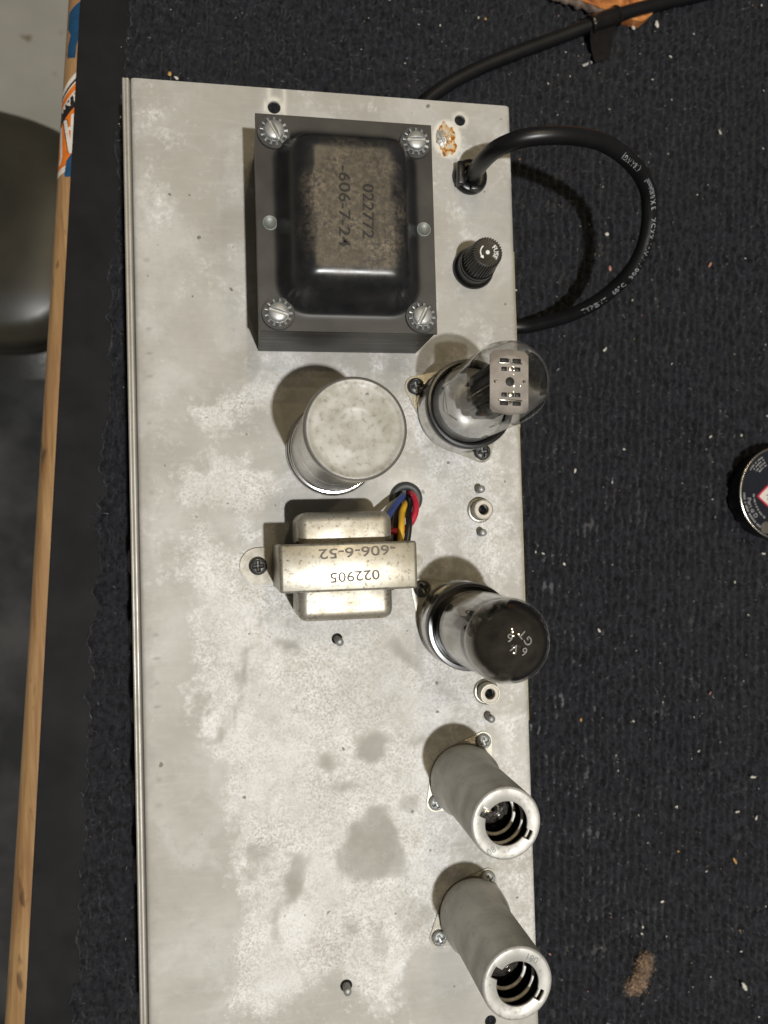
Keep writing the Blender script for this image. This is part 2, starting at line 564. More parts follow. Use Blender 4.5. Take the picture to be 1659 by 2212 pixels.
def prism(poly, z0, z1):
    n = len(poly)
    V = [(x, y, z0) for x, y in poly] + [(x, y, z1) for x, y in poly]
    F = [tuple(reversed(range(n))), tuple(range(n, 2 * n))]
    F += [(i, (i + 1) % n, n + (i + 1) % n, n + i) for i in range(n)]
    return V, F


def hull(points):
    pts = sorted(set((round(x, 4), round(y, 4)) for x, y in points))

    def half(ps):
        h = []
        for p in ps:
            while len(h) > 1 and (h[-1][0] - h[-2][0]) * (p[1] - h[-2][1]) - (h[-1][1] - h[-2][1]) * (p[0] - h[-2][0]) <= 0:
                h.pop()
            h.append(p)
        return h
    a, b = half(pts), half(pts[::-1])
    return a[:-1] + b[:-1]


def circle_pts(x, y, r, n=32):
    return [(x + r * math.cos(2 * PI * i / n), y + r * math.sin(2 * PI * i / n)) for i in range(n)]


def rbox(sx, sy, sz, r=0.6, seg=2, c=(0, 0, 0)):
    bm = bmesh.new()
    bmesh.ops.create_cube(bm, size=1)
    for v in bm.verts:
        v.co = Vector((v.co.x * sx + c[0], v.co.y * sy + c[1], v.co.z * sz + c[2]))
    if r > 0:
        bmesh.ops.bevel(bm, geom=bm.edges[:], offset=r, segments=seg, affect='EDGES', profile=0.5)
    bm.verts.ensure_lookup_table()
    V = [tuple(v.co) for v in bm.verts]
    F = [tuple(v.index for v in f.verts) for f in bm.faces]
    bm.free()
    return V, F


def disc_field(R, h, n=30):
    """square grid folded onto a disc, height from h(x, y)"""
    V, F = [], []
    for i in range(n + 1):
        for j in range(n + 1):
            a, b = 2 * i / n - 1, 2 * j / n - 1
            x, y = a * math.sqrt(1 - b * b / 2), b * math.sqrt(1 - a * a / 2)
            V.append((x * R, y * R, h(x * R, y * R)))
    for i in range(n):
        for j in range(n):
            q = i * (n + 1) + j
            F.append((q, q + n + 1, q + n + 2, q + 1))
    return V, F


def text_geo(s, size, thick=0.0, res=3, spacing=1.0, bold=0.0):
    cu = bpy.data.curves.new('text_tmp', 'FONT')
    cu.body = s
    cu.size = size
    cu.align_x = 'CENTER'
    cu.align_y = 'CENTER'
    cu.resolution_u = res
    cu.space_character = spacing
    cu.offset = bold
    cu.extrude = thick
    o = bpy.data.objects.new('text_tmp', cu)
    col.objects.link(o)
    bpy.context.view_layer.update()
    me = bpy.data.meshes.new_from_object(o.evaluated_get(bpy.context.evaluated_depsgraph_get()))
    V = np.array([tuple(v.co) for v in me.vertices])
    F = [tuple(p.vertices) for p in me.polygons]
    bpy.data.objects.remove(o)
    bpy.data.curves.remove(cu)
    bpy.data.meshes.remove(me)
    return V, F


def rot2(V, deg, dx=0, dy=0, dz=0, sx=1.0):
    a = math.radians(deg)
    V = np.asarray(V, float).copy()
    x, y = V[:, 0] * sx, V[:, 1].copy()
    V[:, 0] = x * math.cos(a) - y * math.sin(a) + dx
    V[:, 1] = x * math.sin(a) + y * math.cos(a) + dy
    V[:, 2] += dz
    return V


# ---- shared screw meshes
def phillips(R=3.45, H=2.3):
    def h(x, y):
        rho = math.hypot(x, y) / R
        z = H * (0.42 + 0.58 * math.sqrt(max(0, 1 - rho ** 2.6)))
        arm = R * 0.60
        for u, w in ((x, y), (y, x)):
            d = max(abs(u) - R * 0.13 - 0.02, 0) / 0.22
            e = max(abs(w) - arm, 0) / 0.35
            k = max(0, 1 - d) * max(0, 1 - e)
            if k > 0:
                z = min(z, H * (0.62 + 0.38 * (1 - k)) - 1.0 * k * (1 - 0.45 * abs(w) / arm))
        return z
    f = disc_field(R, h, 34)
    side = lathe([(R * 0.99, 0.0), (R * 1.0, H * 0.42)], 48)
    return join(f, side)


def slotted(R=3.5, H=2.2):
    def h(x, y):
        rho = math.hypot(x, y) / R
        z = H * (0.45 + 0.55 * math.sqrt(max(0, 1 - rho ** 2.2)))
        if abs(y) < 0.62:
            z = min(z, H * 0.5 + max(0, abs(y) - 0.45) * 4)
        return z
    f = disc_field(R, h, 40)
    return join(f, lathe([(R * 0.99, 0.0), (R, H * 0.45)], 48))


def star_washer(Ri=3.3, Ro=4.95, n=13):
    V, F = lathe([(Ri - 1.2, 0.1), (Ri + 0.35, 0.1), (Ri + 0.35, 0.75), (Ri - 1.2, 0.75)], 52)
    parts = [(V, F)]
    for i in range(n):
        a = 2 * PI * i / n
        v, f = rbox(Ro - Ri, 0.95, 0.55, 0.12, 1)
        v = np.asarray(v)
        t = 0.55                                    # teeth are twisted
        y, z = v[:, 1] * math.cos(t) - v[:, 2] * math.sin(t), v[:, 1] * math.sin(t) + v[:, 2] * math.cos(t)
        x = v[:, 0] + (Ri + Ro) / 2
        y = y * (0.75 + 0.30 * (x - Ri) / (Ro - Ri))
        parts.append((np.stack([x * math.cos(a) - y * math.sin(a), x * math.sin(a) + y * math.cos(a), z + 0.5], 1), f))
    return join(*parts)


def mesh_of(name, geo, mat, smooth=True, sharp=None):
    o = mk(name, geo[0], geo[1], mat, smooth=smooth, sharp=sharp)
    me = o.data
    bpy.data.objects.remove(o)
    return me


ME_PHIL = mesh_of('screw', phillips(), 'dark_screw')
ME_PHIL_Z = mesh_of('screw', phillips(3.0, 2.2), 'zinc_screw')
ME_SLOT = mesh_of('screw', slotted(), 'zinc_screw')
ME_STAR = mesh_of('lock_washer', star_washer(), 'zinc_screw', sharp=35)
ME_FIBRE = mesh_of('flat_washer', lathe([(2.0, 0), (5.7, 0), (5.85, 0.25), (5.7, 0.9), (2.0, 0.9)], 40), 'fibre_washer', sharp=35)


def screw(me, parent, loc, rot=0, tilt=(0, 0)):
    o = add_obj('screw', me, parent, loc)
    o.rotation_euler = (math.radians(tilt[0]), math.radians(tilt[1]), math.radians(rot))
    return o


# ---- signed distance to polygons for painted-on wear masks
def sd_poly(P, X, Y):
    P = np.asarray(P, float)
    n = len(P)
    d = np.full(X.shape, 1e9)
    inside = np.zeros(X.shape, bool)
    for i in range(n):
        a, b = P[i], P[(i + 1) % n]
        ex, ey = b - a
        wx, wy = X - a[0], Y - a[1]
        t = np.clip((wx * ex + wy * ey) / (ex * ex + ey * ey + 1e-12), 0, 1)
        d = np.minimum(d, np.hypot(wx - t * ex, wy - t * ey))
        c = ((a[1] <= Y) & (b[1] > Y)) | ((b[1] <= Y) & (a[1] > Y))
        with np.errstate(divide='ignore', invalid='ignore'):
            xi = a[0] + (Y - a[1]) / (b[1] - a[1]) * ex
        inside ^= c & (X < xi)
    return np.where(inside, d, -d)


def sd_ell(cx, cy, rx, ry, X, Y, deg=0):
    a = math.radians(deg)
    dx, dy = X - cx, Y - cy
    u, w = dx * math.cos(a) + dy * math.sin(a), -dx * math.sin(a) + dy * math.cos(a)
    q = np.hypot(u / rx, w / ry)
    return (1 - q) * min(rx, ry)


def fbm(X, Y, size, octaves, seed):
    """fractal value noise in -1..1, first octave of the given size in mm"""
    out, amp, tot = np.zeros(X.shape), 1.0, 0.0
    for o in range(octaves):
        g = np.random.default_rng(seed + o).uniform(-1, 1, (256, 256))
        u, w = X / size + 37.3 * o, Y / size + 11.7 * o
        iu, iv = np.floor(u).astype(int), np.floor(w).astype(int)
        a, b = u - iu, w - iv
        a, b = a * a * (3 - 2 * a), b * b * (3 - 2 * b)
        i0, i1, j0, j1 = iu % 256, (iu + 1) % 256, iv % 256, (iv + 1) % 256
        out += amp * ((g[i0, j0] * (1 - a) + g[i1, j0] * a) * (1 - b) + (g[i0, j1] * (1 - a) + g[i1, j1] * a) * b)
        tot += amp
        amp *= 0.6
        size *= 0.5
    return out / tot * 1.6


def set_attr(me, name, vals):
    at = me.attributes.new(name, 'FLOAT', 'POINT')
    at.data.foreach_set('value', np.asarray(vals, np.float32))


# ------------------------------------------------------------------ the floor far below and the bench
def plane_obj(name, x0, x1, y0, y1, z, mat, thick=0):
    if thick:
        V, F = rbox(x1 - x0, y1 - y0, thick, min(0.8, thick / 3), 2, ((x0 + x1) / 2, (y0 + y1) / 2, z - thick / 2))
        return mk(name, V, F, mat)
    return mk(name, [(x0, y0, z), (x1, y0, z), (x1, y1, z), (x0, y1, z)], [(0, 1, 2, 3)], mat)


floor = plane_obj('floor', -2500, 2500, -2500, 2500, -900, 'concrete')
floor['kind'] = 'structure'
V, F = prism([(-460, 120), (-60, 230), (-60, -1000), (-460, -1000)], -899, -891)
mt = mk('floor_shade_sheet', V, F, 'floor_shade_sheet', smooth=False)  # added dark sheet; its colour stands for shaded floor and blurred shapes
tag(mt, 'dark sheet standing for the shaded floor below the wooden bench edge', 'mat')

# padded stool seat beside the bench
st = thing('stool', 'dark olive padded stool seat on the floor left of the bench', 'stool', (-245, 140, -900))


def superdisc(a, b, prof, e=4.0, n=72):
    V, F = [], []
    for i in range(n):
        t = 2 * PI * i / n
        ct, stt = math.cos(t), math.sin(t)
        r = (abs(ct) ** e + abs(stt) ** e) ** (-1 / e)
        for k, z in prof:
            V.append((a * k * r * ct, b * k * r * stt, z))
    m = len(prof)
    for i in range(n):
        j = (i + 1) % n
        for k in range(m - 1):
            F.append((i * m + k, j * m + k, j * m + k + 1, i * m + k + 1))
    F.append(tuple(i * m + m - 1 for i in range(n)))
    return np.array(V), F


V, F = superdisc(150, 118, [(0.9, 320), (1.0, 330), (1.0, 352), (0.985, 358), (1.0, 362), (1.0, 372), (0.96, 385), (0.85, 393), (0.6, 398), (0.2, 399)], 3.6)
V = rot2(V, -7)
mk('seat', V, F, 'seat_vinyl', st)
V, F = lathe([(0.1, 0), (90, 0), (90, 8), (20, 30), (20, 320)], 32)
mk('pedestal', V, F, 'dark_screw', st, sharp=40)

# bench: black laminated board with a rounded wooden nosing
BA = math.atan2(31.2, 452.6)           # the bench edge runs a few degrees off the chassis


def edge_x(y, x_top, x_bot, y_top=67.0, y_bot=-387.0):
    return x_top + (x_bot - x_top) * (y - y_top) / (y_bot - y_top)


bench = thing('workbench', 'workbench with black laminate top and worn wooden front edge', 'workbench', (0, 0, -900))
ys = np.linspace(330, -640, 60)
right = [edge_x(y, -28.2, -58.5) for y in ys]
Vb = []
for y, xr in zip(ys, right):
    Vb += [(xr, y, 837.0), (xr + 0.3, y, 839.3), (xr + 1.0, y, 839.6), (620, y, 839.6), (620, y, 837.0)]
Fb = []
for i in range(len(ys) - 1):
    for k in range(4):
        Fb.append((i * 5 + k, i * 5 + k + 1, i * 5 + 5 + k + 1, i * 5 + 5 + k))
mk('laminate_top', Vb, Fb, 'black_laminate', bench, sharp=30)
V, F = prism([(edge_x(330, -28.2, -58.5) + 2, 330), (620, 330), (620, -640), (edge_x(-640, -28.2, -58.5) + 2, -640)], 800, 836.9)
mk('bench_core', V, F, 'bark', bench, smooth=False)
for lx, ly in ((560, 300), (560, -600), (80, 300), (80, -600)):
    V, F = rbox(60, 60, 800, 2, 1, (lx, ly, 400))
    mk('leg', V, F, 'bark', bench)

NPROF = 15


def wood_pt(s, y, lift=0.0):
    """point on the nosing: s = 0 inner top edge, s = 1 outer silhouette"""
    w = edge_x(y, 6.2, 9.4)
    xr = edge_x(y, -28.2, -58.5) + 0.4
    if s <= 1:
        t = s * PI / 2
        return (xr - (w + 0.6 + lift) * math.sin(t) ** 0.92, y, 837.6 - 7.0 * (1 - math.cos(t)) + lift * math.cos(t))
    return (xr - (w + 0.6 + lift), y, 830.6 - (s - 1) * 30)


Vw, Fw = [], []
ss = [i / 10 for i in range(11)] + [1.5, 2.0]
yw = np.linspace(330, -640, 120)
for y in yw:
    Vw += [wood_pt(s, y) for s in ss]
m = len(ss)
for i in range(len(yw) - 1):
    for k in range(m - 1):
        Fw.append((i * m + k, (i + 1) * m + k, (i + 1) * m + k + 1, i * m + k + 1))
nose = mk('wooden_nosing', Vw, Fw, 'nosing_wood', bench)


def sticker(name, y_top, y_bot, paint, label):
    """thin printed film following the nosing; paint(x, y) gives a material index or None"""
    ny, nx = int((y_top - y_bot) / 0.15), 64
    V, F, MI = [], [], []
    gy = np.linspace(y_top, y_bot, ny)
    for y in gy:
        for k in range(nx + 1):
            V.append(wood_pt(k / nx, y, 0.12))
    for i in range(ny - 1):
        for k in range(nx):
            s, y = (k + 0.5) / nx, (gy[i] + gy[i + 1]) / 2
            v = (66.6 - y) * 26.4
            xr = 1012 - 0.086 * v + 0.0000065 * v * v
            xl = 845 - 0.092 * v + 0.000004 * v * v
            f = math.sin(s * PI / 2) ** 0.92
            p = paint(xr + (xl - xr) * f, v)
            if p is not None:
                q = i * (nx + 1) + k
                F.append((q, q + nx + 1, q + nx + 2, q + 1))
                MI.append(p)
    used = sorted({i for f in F for i in f})
    mp = {o: n for n, o in enumerate(used)}
    o = mk(name, [V[i] for i in used], [tuple(mp[i] for i in f) for f in F],
           ['sticker_white', 'sticker_orange', 'sticker_black', 'sticker_blue'], bench)
    o.data.polygons.foreach_set('material_index', MI)
    o['label'] = label
    return o


def in_poly(P, x, y):
    c = False
    for i in range(len(P)):
        (x0, y0), (x1, y1) = P[i - 1], P[i]
        if (y0 > y) != (y1 > y) and x < (x1 - x0) * (y - y0) / (y1 - y0) + x0:
            c = not c
    return c


def seg_d(x, y, a, b):
    ex, ey = b[0] - a[0], b[1] - a[1]
    t = max(0, min(1, ((x - a[0]) * ex + (y - a[1]) * ey) / (ex * ex + ey * ey)))
    return math.hypot(x - a[0] - t * ex, y - a[1] - t * ey)


BLUE_TOP = [(1030, 10), (985, 30), (870, 140), (850, 330), (882, 420), (845, 560), (838, 700), (925, 712), (942, 560), (968, 460), (1030, 30)]
BLUE_LOW = [(880, 1840), (800, 1960), (775, 2120), (800, 2230), (900, 2230), (900, 1840)]


def paint_logo(x, y):
    q = y + 1.15 * (x - 930) - 0.0022 * (930 - x) ** 2 * 0.3          # slanted bands: distance down from the top arc
    if in_poly(BLUE_LOW, x, y):
        return 3
    if q < 885:
        return None
    if y > 2090 + (x - 690) * -0.55 + 55:
        return None
    if y > 2050 + (x - 690) * -0.55 + 20:
        return 0
    if q < 950:
        return 0
    if q < 985:
        return 2
    if q < 1005:
        return 0
    if q < 1085:
        return 1
    if q < 1108:
        return 0
    if q < 1275:
        # letters H Q Y in the black band
        if 1.0 < 0:
            return None
        dq = math.hypot((x - 832) / 26, (y - 1235) / 50)
        if 0.62 < dq < 1.05 or seg_d(x, y, (835, 1255), (850, 1285)) < 9:
            return 0
        if min(seg_d(x, y, (757, 1290), (764, 1350)), seg_d(x, y, (785, 1260), (790, 1320)), seg_d(x, y, (760, 1320), (788, 1290))) < 8:
            return 0
        if min(seg_d(x, y, (905, 1190), (907, 1235)), seg_d(x, y, (885, 1140), (905, 1190)), seg_d(x, y, (920, 1135), (905, 1190))) < 9:
            return 0
        return 2
    # big inverted A
    a = min(seg_d(x, y, (795, 1480), (845, 1850)), seg_d(x, y, (885, 1410), (862, 1830)))
    if a < 21 or (seg_d(x, y, (815, 1580), (875, 1560)) < 20) :
        return 0
    if a < 30 and x < 830:
        return 2
    bar = min(seg_d(x, y, (738, 1540), (738, 1900)), seg_d(x, y, (738, 1900), (715, 1985)))
    if bar < 14:
        return 0
    return 1


sticker('sticker', 33.5, -15, paint_logo, 'orange, black and white printed sticker with big letter')
sticker('sticker', 66.4, 38.5, lambda x, y: 3 if in_poly(BLUE_TOP, x, y) else None, 'torn dark blue sticker scrap')


# ------------------------------------------------------------------ carpet
def vnoise(shape_u, shape_v, step, amp, seed):
    """smooth random field sampled on integer grid (bilinear of coarse values, smoothed)"""
    r = np.random.default_rng(seed)
    cu, cv = int(shape_u / step) + 3, int(shape_v / step) + 3
    g = r.standard_normal((cu, cv))
    u = np.arange(shape_u) / step
    w = np.arange(shape_v) / step
    iu, iv = u.astype(int), w.astype(int)
    fu, fv = u - iu, w - iv
    fu = fu * fu * (3 - 2 * fu)
    fv = fv * fv * (3 - 2 * fv)
    a = g[np.ix_(iu, iv)] * (1 - fu)[:, None] + g[np.ix_(iu + 1, iv)] * fu[:, None]
    b = g[np.ix_(iu, iv + 1)] * (1 - fu)[:, None] + g[np.ix_(iu + 1, iv + 1)] * fu[:, None]
    return amp * (a * (1 - fv) + b * fv)


CZ = -59.0                                                 # mean carpet surface


def build_carpet():
    st = 0.85
    nu, nv = int(395 / st), int(590 / st)
    u = np.arange(nu) * st
    v = np.arange(nv) * st - 295
    U, W = np.meshgrid(u, v, indexing='ij')
    wob = vnoise(nu, nv, 14, 0.7, 1) + vnoise(nu, nv, 5, 0.4, 11)
    ph = (U + wob) / 4.05 * 2 * PI
    rib = 0.5 - 0.5 * np.cos(ph)
    # knots along each rib, each rib with its own phase
    ribi = np.floor((U + wob) / 4.05).astype(int)
    phase = np.random.default_rng(3).uniform(0, 6.28, ribi.max() + 5)
    knots = 0.5 + 0.5 * np.sin((W + vnoise(nu, nv, 4, 1.3, 2)) / 3.3 * 2 * PI + phase[np.clip(ribi, 0, None)])
    tuft = np.clip(1.0 + vnoise(nu, nv, 4, 0.45, 14), 0.3, 2.0)
    h = 2.7 * rib * (0.40 + 0.60 * knots) * tuft + vnoise(nu, nv, 2.2, 0.35, 4) + vnoise(nu, nv, 1.01, 0.35, 5) + vnoise(nu, nv, 9, 0.4, 6)
    h -= h.mean()
    # ragged cut edge on the bench side
    rag = vnoise(4, nv, 9, 1.3, 8)[0] + vnoise(4, nv, 3, 0.8, 9)[0] + 0.9 * np.sin(v / 31.0)
    k = np.exp(-u / 7.0)
    U2 = U + rag[None, :] * k[:, None]
    h = h - 4.0 * np.exp(-(u / 0.9) ** 2)[:, None]
    ca, sa = math.cos(BA), math.sin(BA)
    ox, oy = -24.1, -166.3
    X = ox + U2 * ca + W * sa
    Y = oy - U2 * sa + W * ca
    V = np.stack([X, Y, CZ + h], -1).reshape(-1, 3)
    idx = np.arange(nu * nv).reshape(nu, nv)
    F = np.stack([idx[:-1, :-1], idx[1:, :-1], idx[1:, 1:], idx[:-1, 1:]], -1).reshape(-1, 4)
    me = bpy.data.meshes.new('carpet')
    me.vertices.add(len(V))
    me.vertices.foreach_set('co', (V * S).ravel())
    me.loops.add(F.size)
    me.loops.foreach_set('vertex_index', F.ravel().astype(np.int32))
    me.polygons.add(len(F))
    me.polygons.foreach_set('loop_start', np.arange(0, F.size, 4, dtype=np.int32))
    me.polygons.foreach_set('loop_total', np.full(len(F), 4, np.int32))
    me.polygons.foreach_set('use_smooth', [True] * len(F))
    me.materials.append(MATS['carpet'])
    me.update(calc_edges=True)
    me.validate()
    o = add_obj('carpet', me)
    o['kind'] = 'structure'
    # loose pile: short curved fibres standing out of the ribs
    n = 380000
    pick = rng.integers(0, len(V), n)
    vis = (V[pick, 0] < 335) & (V[pick, 0] > -60) & ~((V[pick, 0] > 25) & (V[pick, 0] < 128) & (V[pick, 1] < -20) & (V[pick, 1] > -370))
    pick = pick[vis]
    n = len(pick)
    base = V[pick] + rng.uniform(-0.4, 0.4, (n, 3))
    base[:, 2] -= 0.1
    d = rng.standard_normal((n, 3))
    d[:, 2] = np.abs(d[:, 2]) * 0.7 + 0.25
    d /= np.linalg.norm(d, axis=1)[:, None]
    L = rng.uniform(0.8, 3.0, n)[:, None]
    side = np.cross(d, rng.standard_normal((n, 3)))
    side /= np.linalg.norm(side, axis=1)[:, None] + 1e-9
    w = rng.uniform(0.05, 0.10, n)[:, None]
    tri = np.stack([base - side * w, base + side * w, base + d * L], 1).reshape(-1, 3)
    me = bpy.data.meshes.new('pile_fibres')
    me.vertices.add(3 * n)
    me.vertices.foreach_set('co', (tri * S).ravel())
    me.loops.add(3 * n)
    me.loops.foreach_set('vertex_index', np.arange(3 * n, dtype=np.int32))
    me.polygons.add(n)
    me.polygons.foreach_set('loop_start', np.arange(0, 3 * n, 3, dtype=np.int32))
    me.polygons.foreach_set('loop_total', np.full(n, 3, np.int32))
    me.materials.append(MATS['carpet_fibre'])
    me.materials.append(MATS['fibre_glint'])
    me.polygons.foreach_set('material_index', (rng.random(n) < 0.014).astype(np.int32))
    me.update(calc_edges=True)
    f = add_obj('pile_fibres', me, o)
    f['kind'] = 'stuff'
    return o


carpet = build_carpet()

# ------------------------------------------------------------------ amplifier chassis
CW, YT, YB = 152.3, -2.86, -382.0
HOLES = [(54.3, -10.4, 2.5), (130.2, -10.3, 2.25), (131.5, -375.3, 2.3), (73.8, -220.0, 2.1), (73.9, -353.8, 2.3)]
FROST_C = [(19.8, -169.1), (23.9, -173.2), (28.6, -178.2), (35.8, -182.1), (40.6, -184.7), (39.2, -189.6), (39.1, -196.4), (48.8, -199.9), (57.9, -207.7), (71.3, -210.2),
           (87.1, -213.4), (105.5, -225.3), (116.5, -238.8), (120.9, -253.8), (115.5, -271.8), (119.5, -299.6), (117.0, -317.7), (121.2, -336.3),
           (110.5, -344.7), (102.4, -346.0), (99.8, -350.3), (93.3, -355.6), (92.3, -363.2), (86.7, -364.7), (79.8, -358.4), (73.8, -348.6), (69.2, -347.2), (58.5, -346.6), (53.8, -353.5),
           (44.6, -359.0), (32.7, -358.2), (28.5, -347.3), (27.3, -334.6), (33.4, -325.6), (27.8, -310.2), (30.5, -295.0), (27.5, -282.9), (26.3, -266.6), (25.3, -254.0), (22.5, -250.0),
           (20.1, -244.2), (17.3, -235.0), (19.3, -222.9), (17.2, -210.8), (18.8, -198.7), (17.0, -192.5), (18.2, -180.4)]
FROST_A = [(19.4, -128.2), (26.0, -130.7), (34.5, -127.6), (50.7, -116.8), (57.1, -111.1), (56.8, -122.4), (49.2, -128.1), (41.8, -130.7), (38.0, -133.2), (33.1, -138.1), (27.0, -138.7), (23.4, -137.5), (19.9, -135.6)]
FROST_B = [(18.0, -155.3), (23.6, -156.6), (28.0, -148.6), (34.0, -153.6), (40.0, -156.8), (46.6, -161.3), (47.8, -164.4), (43.4, -168.7), (42.1, -172.4), (45.0, -178.0), (42.5, -179.8), (33.5, -173.4), (29.4, -169.6), (25.2, -167.7), (18.1, -166.9)]
FROST_W = [(43.0, -155.2), (49.8, -154.7), (56.0, -156.0), (62.0, -158.5), (55.9, -161.2), (47.3, -160.4)]
FROST_P = [(47, -110), (60, -109), (75, -112), (98, -109), (96, -113), (84, -118), (70, -114), (62, -118), (52, -117)]
STREAK = [(41.3, -208.2), (46.2, -208.4), (43.3, -224.3), (36.9, -239.3), (33.0, -254.9), (25.8, -254.4), (32.0, -242.0), (37.9, -224.0)]
SMUDGE = [(70.1, -268.0, 4.5, 3.9, 0), (86.3, -263.1, 6.0, 6.4, 0), (74.9, -276.9, 5.6, 2.0, -30), (102.1, -285.4, 5.4, 3.9, 0), (104.0, -261.3, 3.9, 2.0, 0),
          (86.9, -300.3, 10.4, 14.8, 10), (79.3, -305.4, 10.7, 8.3, 0), (43.7, -299.8, 6.6, 4.7, 0), (54.8, -309.3, 4.7, 10.1, -20), (46.9, -325.7, 3.1, 14.0, 0),
          (76.6, -331.4, 3.9, 5.8, -25), (86.7, -337.6, 4.4, 8.3, 0), (55.1, -222.5, 5.9, 3.1, -25), (54.7, -212.5, 3.8, 1.9, -20), (34.8, -171.0, 5.7, 2.5, 0), (34.3, -195.6, 3.8, 1.6, 15),
          (101, -228, 2.2, 8, 35), (96, -310, 4, 5, 0), (102, -330, 9, 6, 20)]


def build_chassis():
    ch = thing('amplifier_chassis', 'stained zinc plated amplifier chassis lying on black carpet', 'chassis', (0, 0, CZ + 1.2))
    dz = -(CZ + 1.2)                                       # local height of the top face
    # section of the folded sheet, from the rear lip over the top to the front wall
    prof = [(CW, -13.0), (CW, -6), (CW, -2.6)]
    for a in np.linspace(0, 90, 7)[1:]:
        t = math.radians(a)
        prof.append((CW - 2.6 + 2.6 * math.cos(t), -2.6 + 2.6 * math.sin(t)))
    step = 0.86
    xs = np.arange(CW - 2.6 - step, 2.0, -step)
    prof += [(x, 0.0) for x in xs]
    for a in np.linspace(0, 90, 6):
        t = math.radians(a)
        prof.append((1.6 - 1.6 * math.sin(t), -1.6 + 1.6 * math.cos(t)))
    prof += [(0.0, -4.0), (0.0, -12), (0.0, -30), (0, -dz)]
    prof = np.array(prof)
    yy = np.arange(YT, YB - 0.01, -step)
    n, mrow = len(yy), len(prof)
    V = np.zeros((n, mrow, 3))
    V[:, :, 0] = prof[None, :, 0]
    V[:, :, 1] = yy[:, None]
    V[:, :, 2] = prof[None, :, 1] + dz
    V[:, :, 2] += 0  # flat top
    V = V.reshape(-1, 3).tolist()
    flat0 = 9
    idx = lambda i, j: i * mrow + j
    removed = set()
    extra = []
    for hx, hy, hr in HOLES:
        j0 = int(np.argmin(np.abs(prof[flat0:flat0 + len(xs), 0] - hx))) + flat0
        i0 = int(np.argmin(np.abs(yy - hy)))
        m = int(math.ceil(hr / step)) + 1
        for i in range(i0 - m, i0 + m):
            for j in range(j0 - m, j0 + m):
                removed.add((i, j))
        ring = [(i0 - m, j) for j in range(j0 - m, j0 + m)] + [(i, j0 + m) for i in range(i0 - m, i0 + m)] + \
               [(i0 + m, j) for j in range(j0 + m, j0 - m, -1)] + [(i, j0 - m) for i in range(i0 + m, i0 - m, -1)]
        R = [idx(i, j) for i, j in ring]
        k = len(R)
        c1, c2, c3 = [], [], []
        for r in R:
            p = V[r]
            a = math.atan2(p[1] - hy, p[0] - hx)
            for lst, rr, zz in ((c1, hr + 0.15, dz), (c2, hr, dz - 0.15), (c3, hr, dz - 1.2)):
                V.append([hx + rr * math.cos(a), hy + rr * math.sin(a), zz])
                lst.append(len(V) - 1)
        for q in range(k):
            w = (q + 1) % k
            extra.append((R[q], R[w], c1[w], c1[q]))
            extra.append((c1[q], c1[w], c2[w], c2[q]))
            extra.append((c2[q], c2[w], c3[w], c3[q]))
    F = []
    for i in range(n - 1):
        for j in range(mrow - 1):
            if (i, j) not in removed:
                F.append((idx(i, j), idx(i, j + 1), idx(i + 1, j + 1), idx(i + 1, j)))
    F += extra
    o = mk('folded_sheet', V, F, 'zinc_plate', ch, sharp=40)
    P = np.array(V)
    X0, Y0 = P[:, 0], P[:, 1]
    X, Y = X0 + 2.6 * fbm(X0, Y0, 9, 4, 21), Y0 + 2.6 * fbm(X0, Y0, 9, 4, 61)      # wander, so that no outline is clean
    f = np.full(len(P), -0.55)

    def put(sd, soft, val):
        nonlocal f
        f = np.maximum(f, np.clip(sd / soft, -1, 1) * val)
    put(sd_poly(FROST_C, X, Y), 7.0, 0.62)
    put(sd_poly(FROST_A, X, Y), 4.0, 0.5)
    put(sd_poly(FROST_B, X, Y), 4.0, 0.6)
    put(sd_poly(FROST_W, X, Y), 4.0, 0.6)
    put(sd_poly(FROST_P, X, Y), 5.0, 0.5)
    # right-hand half: cloudy, half frosted
    right = np.clip((X - 92) / 14, 0, 1) * np.clip((-95 - Y) / 12, 0, 1)
    f = np.maximum(f, -0.55 + 0.62 * right)
    f -= np.clip((-338 - Y - 0.25 * (X - 100)) / 12, 0, 1) * np.clip((X - 96) / 10, 0, 1) * 0.9
    # soft fade of the frost toward the lower front edge
    f -= np.clip((44 - X) / 28, 0, 1) * np.clip((-250 - Y) / 22, 0, 1) * 0.75
    f += 0.42 * fbm(X0, Y0, 26, 5, 5) + 0.20 * fbm(X0 * 2.2, Y0 * 0.6, 9, 4, 91)
    fade = 0.92 + 0.35 * fbm(X0, Y0, 7, 3, 33)
    g = np.zeros(len(P))
    for n_, (cx, cy, rx, ry, dg) in enumerate(SMUDGE):
        wgt = (1.0, 1.0, 0.8, 0.75, 0.7, 0.85, 0.7, 0.5, 0.75, 0.5, 0.6, 0.5, 0.9, 0.7, 0.6, 0.5, 0.8, 0.5, 0.45)[n_]
        sd = sd_ell(cx, cy, rx, ry, X, Y, dg)
        f -= np.clip(sd / 4.0 + 0.5, 0, 1) * 0.95 * wgt
        g = np.maximum(g, np.clip(sd / 4.0 + 0.35, 0, 1) * 0.95 * wgt * fade)
    st_ = np.clip(sd_poly(STREAK, X, Y) / 4.0 + 0.5, 0, 1) * (0.55 + 0.6 * fbm(X0 * 3.0, Y0 * 0.5, 6, 3, 44))
    f -= st_ * 0.7
    g = np.maximum(g, st_ * 0.5)
    g = np.maximum(g, 0.30 * np.clip(fbm(X0, Y0, 34, 5, 140) - 0.1, 0, 1) * (X0 > 8))
    g = np.maximum(g, np.clip((5.5 - X) / 3.5, 0, 1) * 0.35)
    # broad brownish cloud over the middle
    g = np.maximum(g, 0.33 * np.exp(-(((X - 88) / 26) ** 2 + ((Y + 240) / 24) ** 2)))
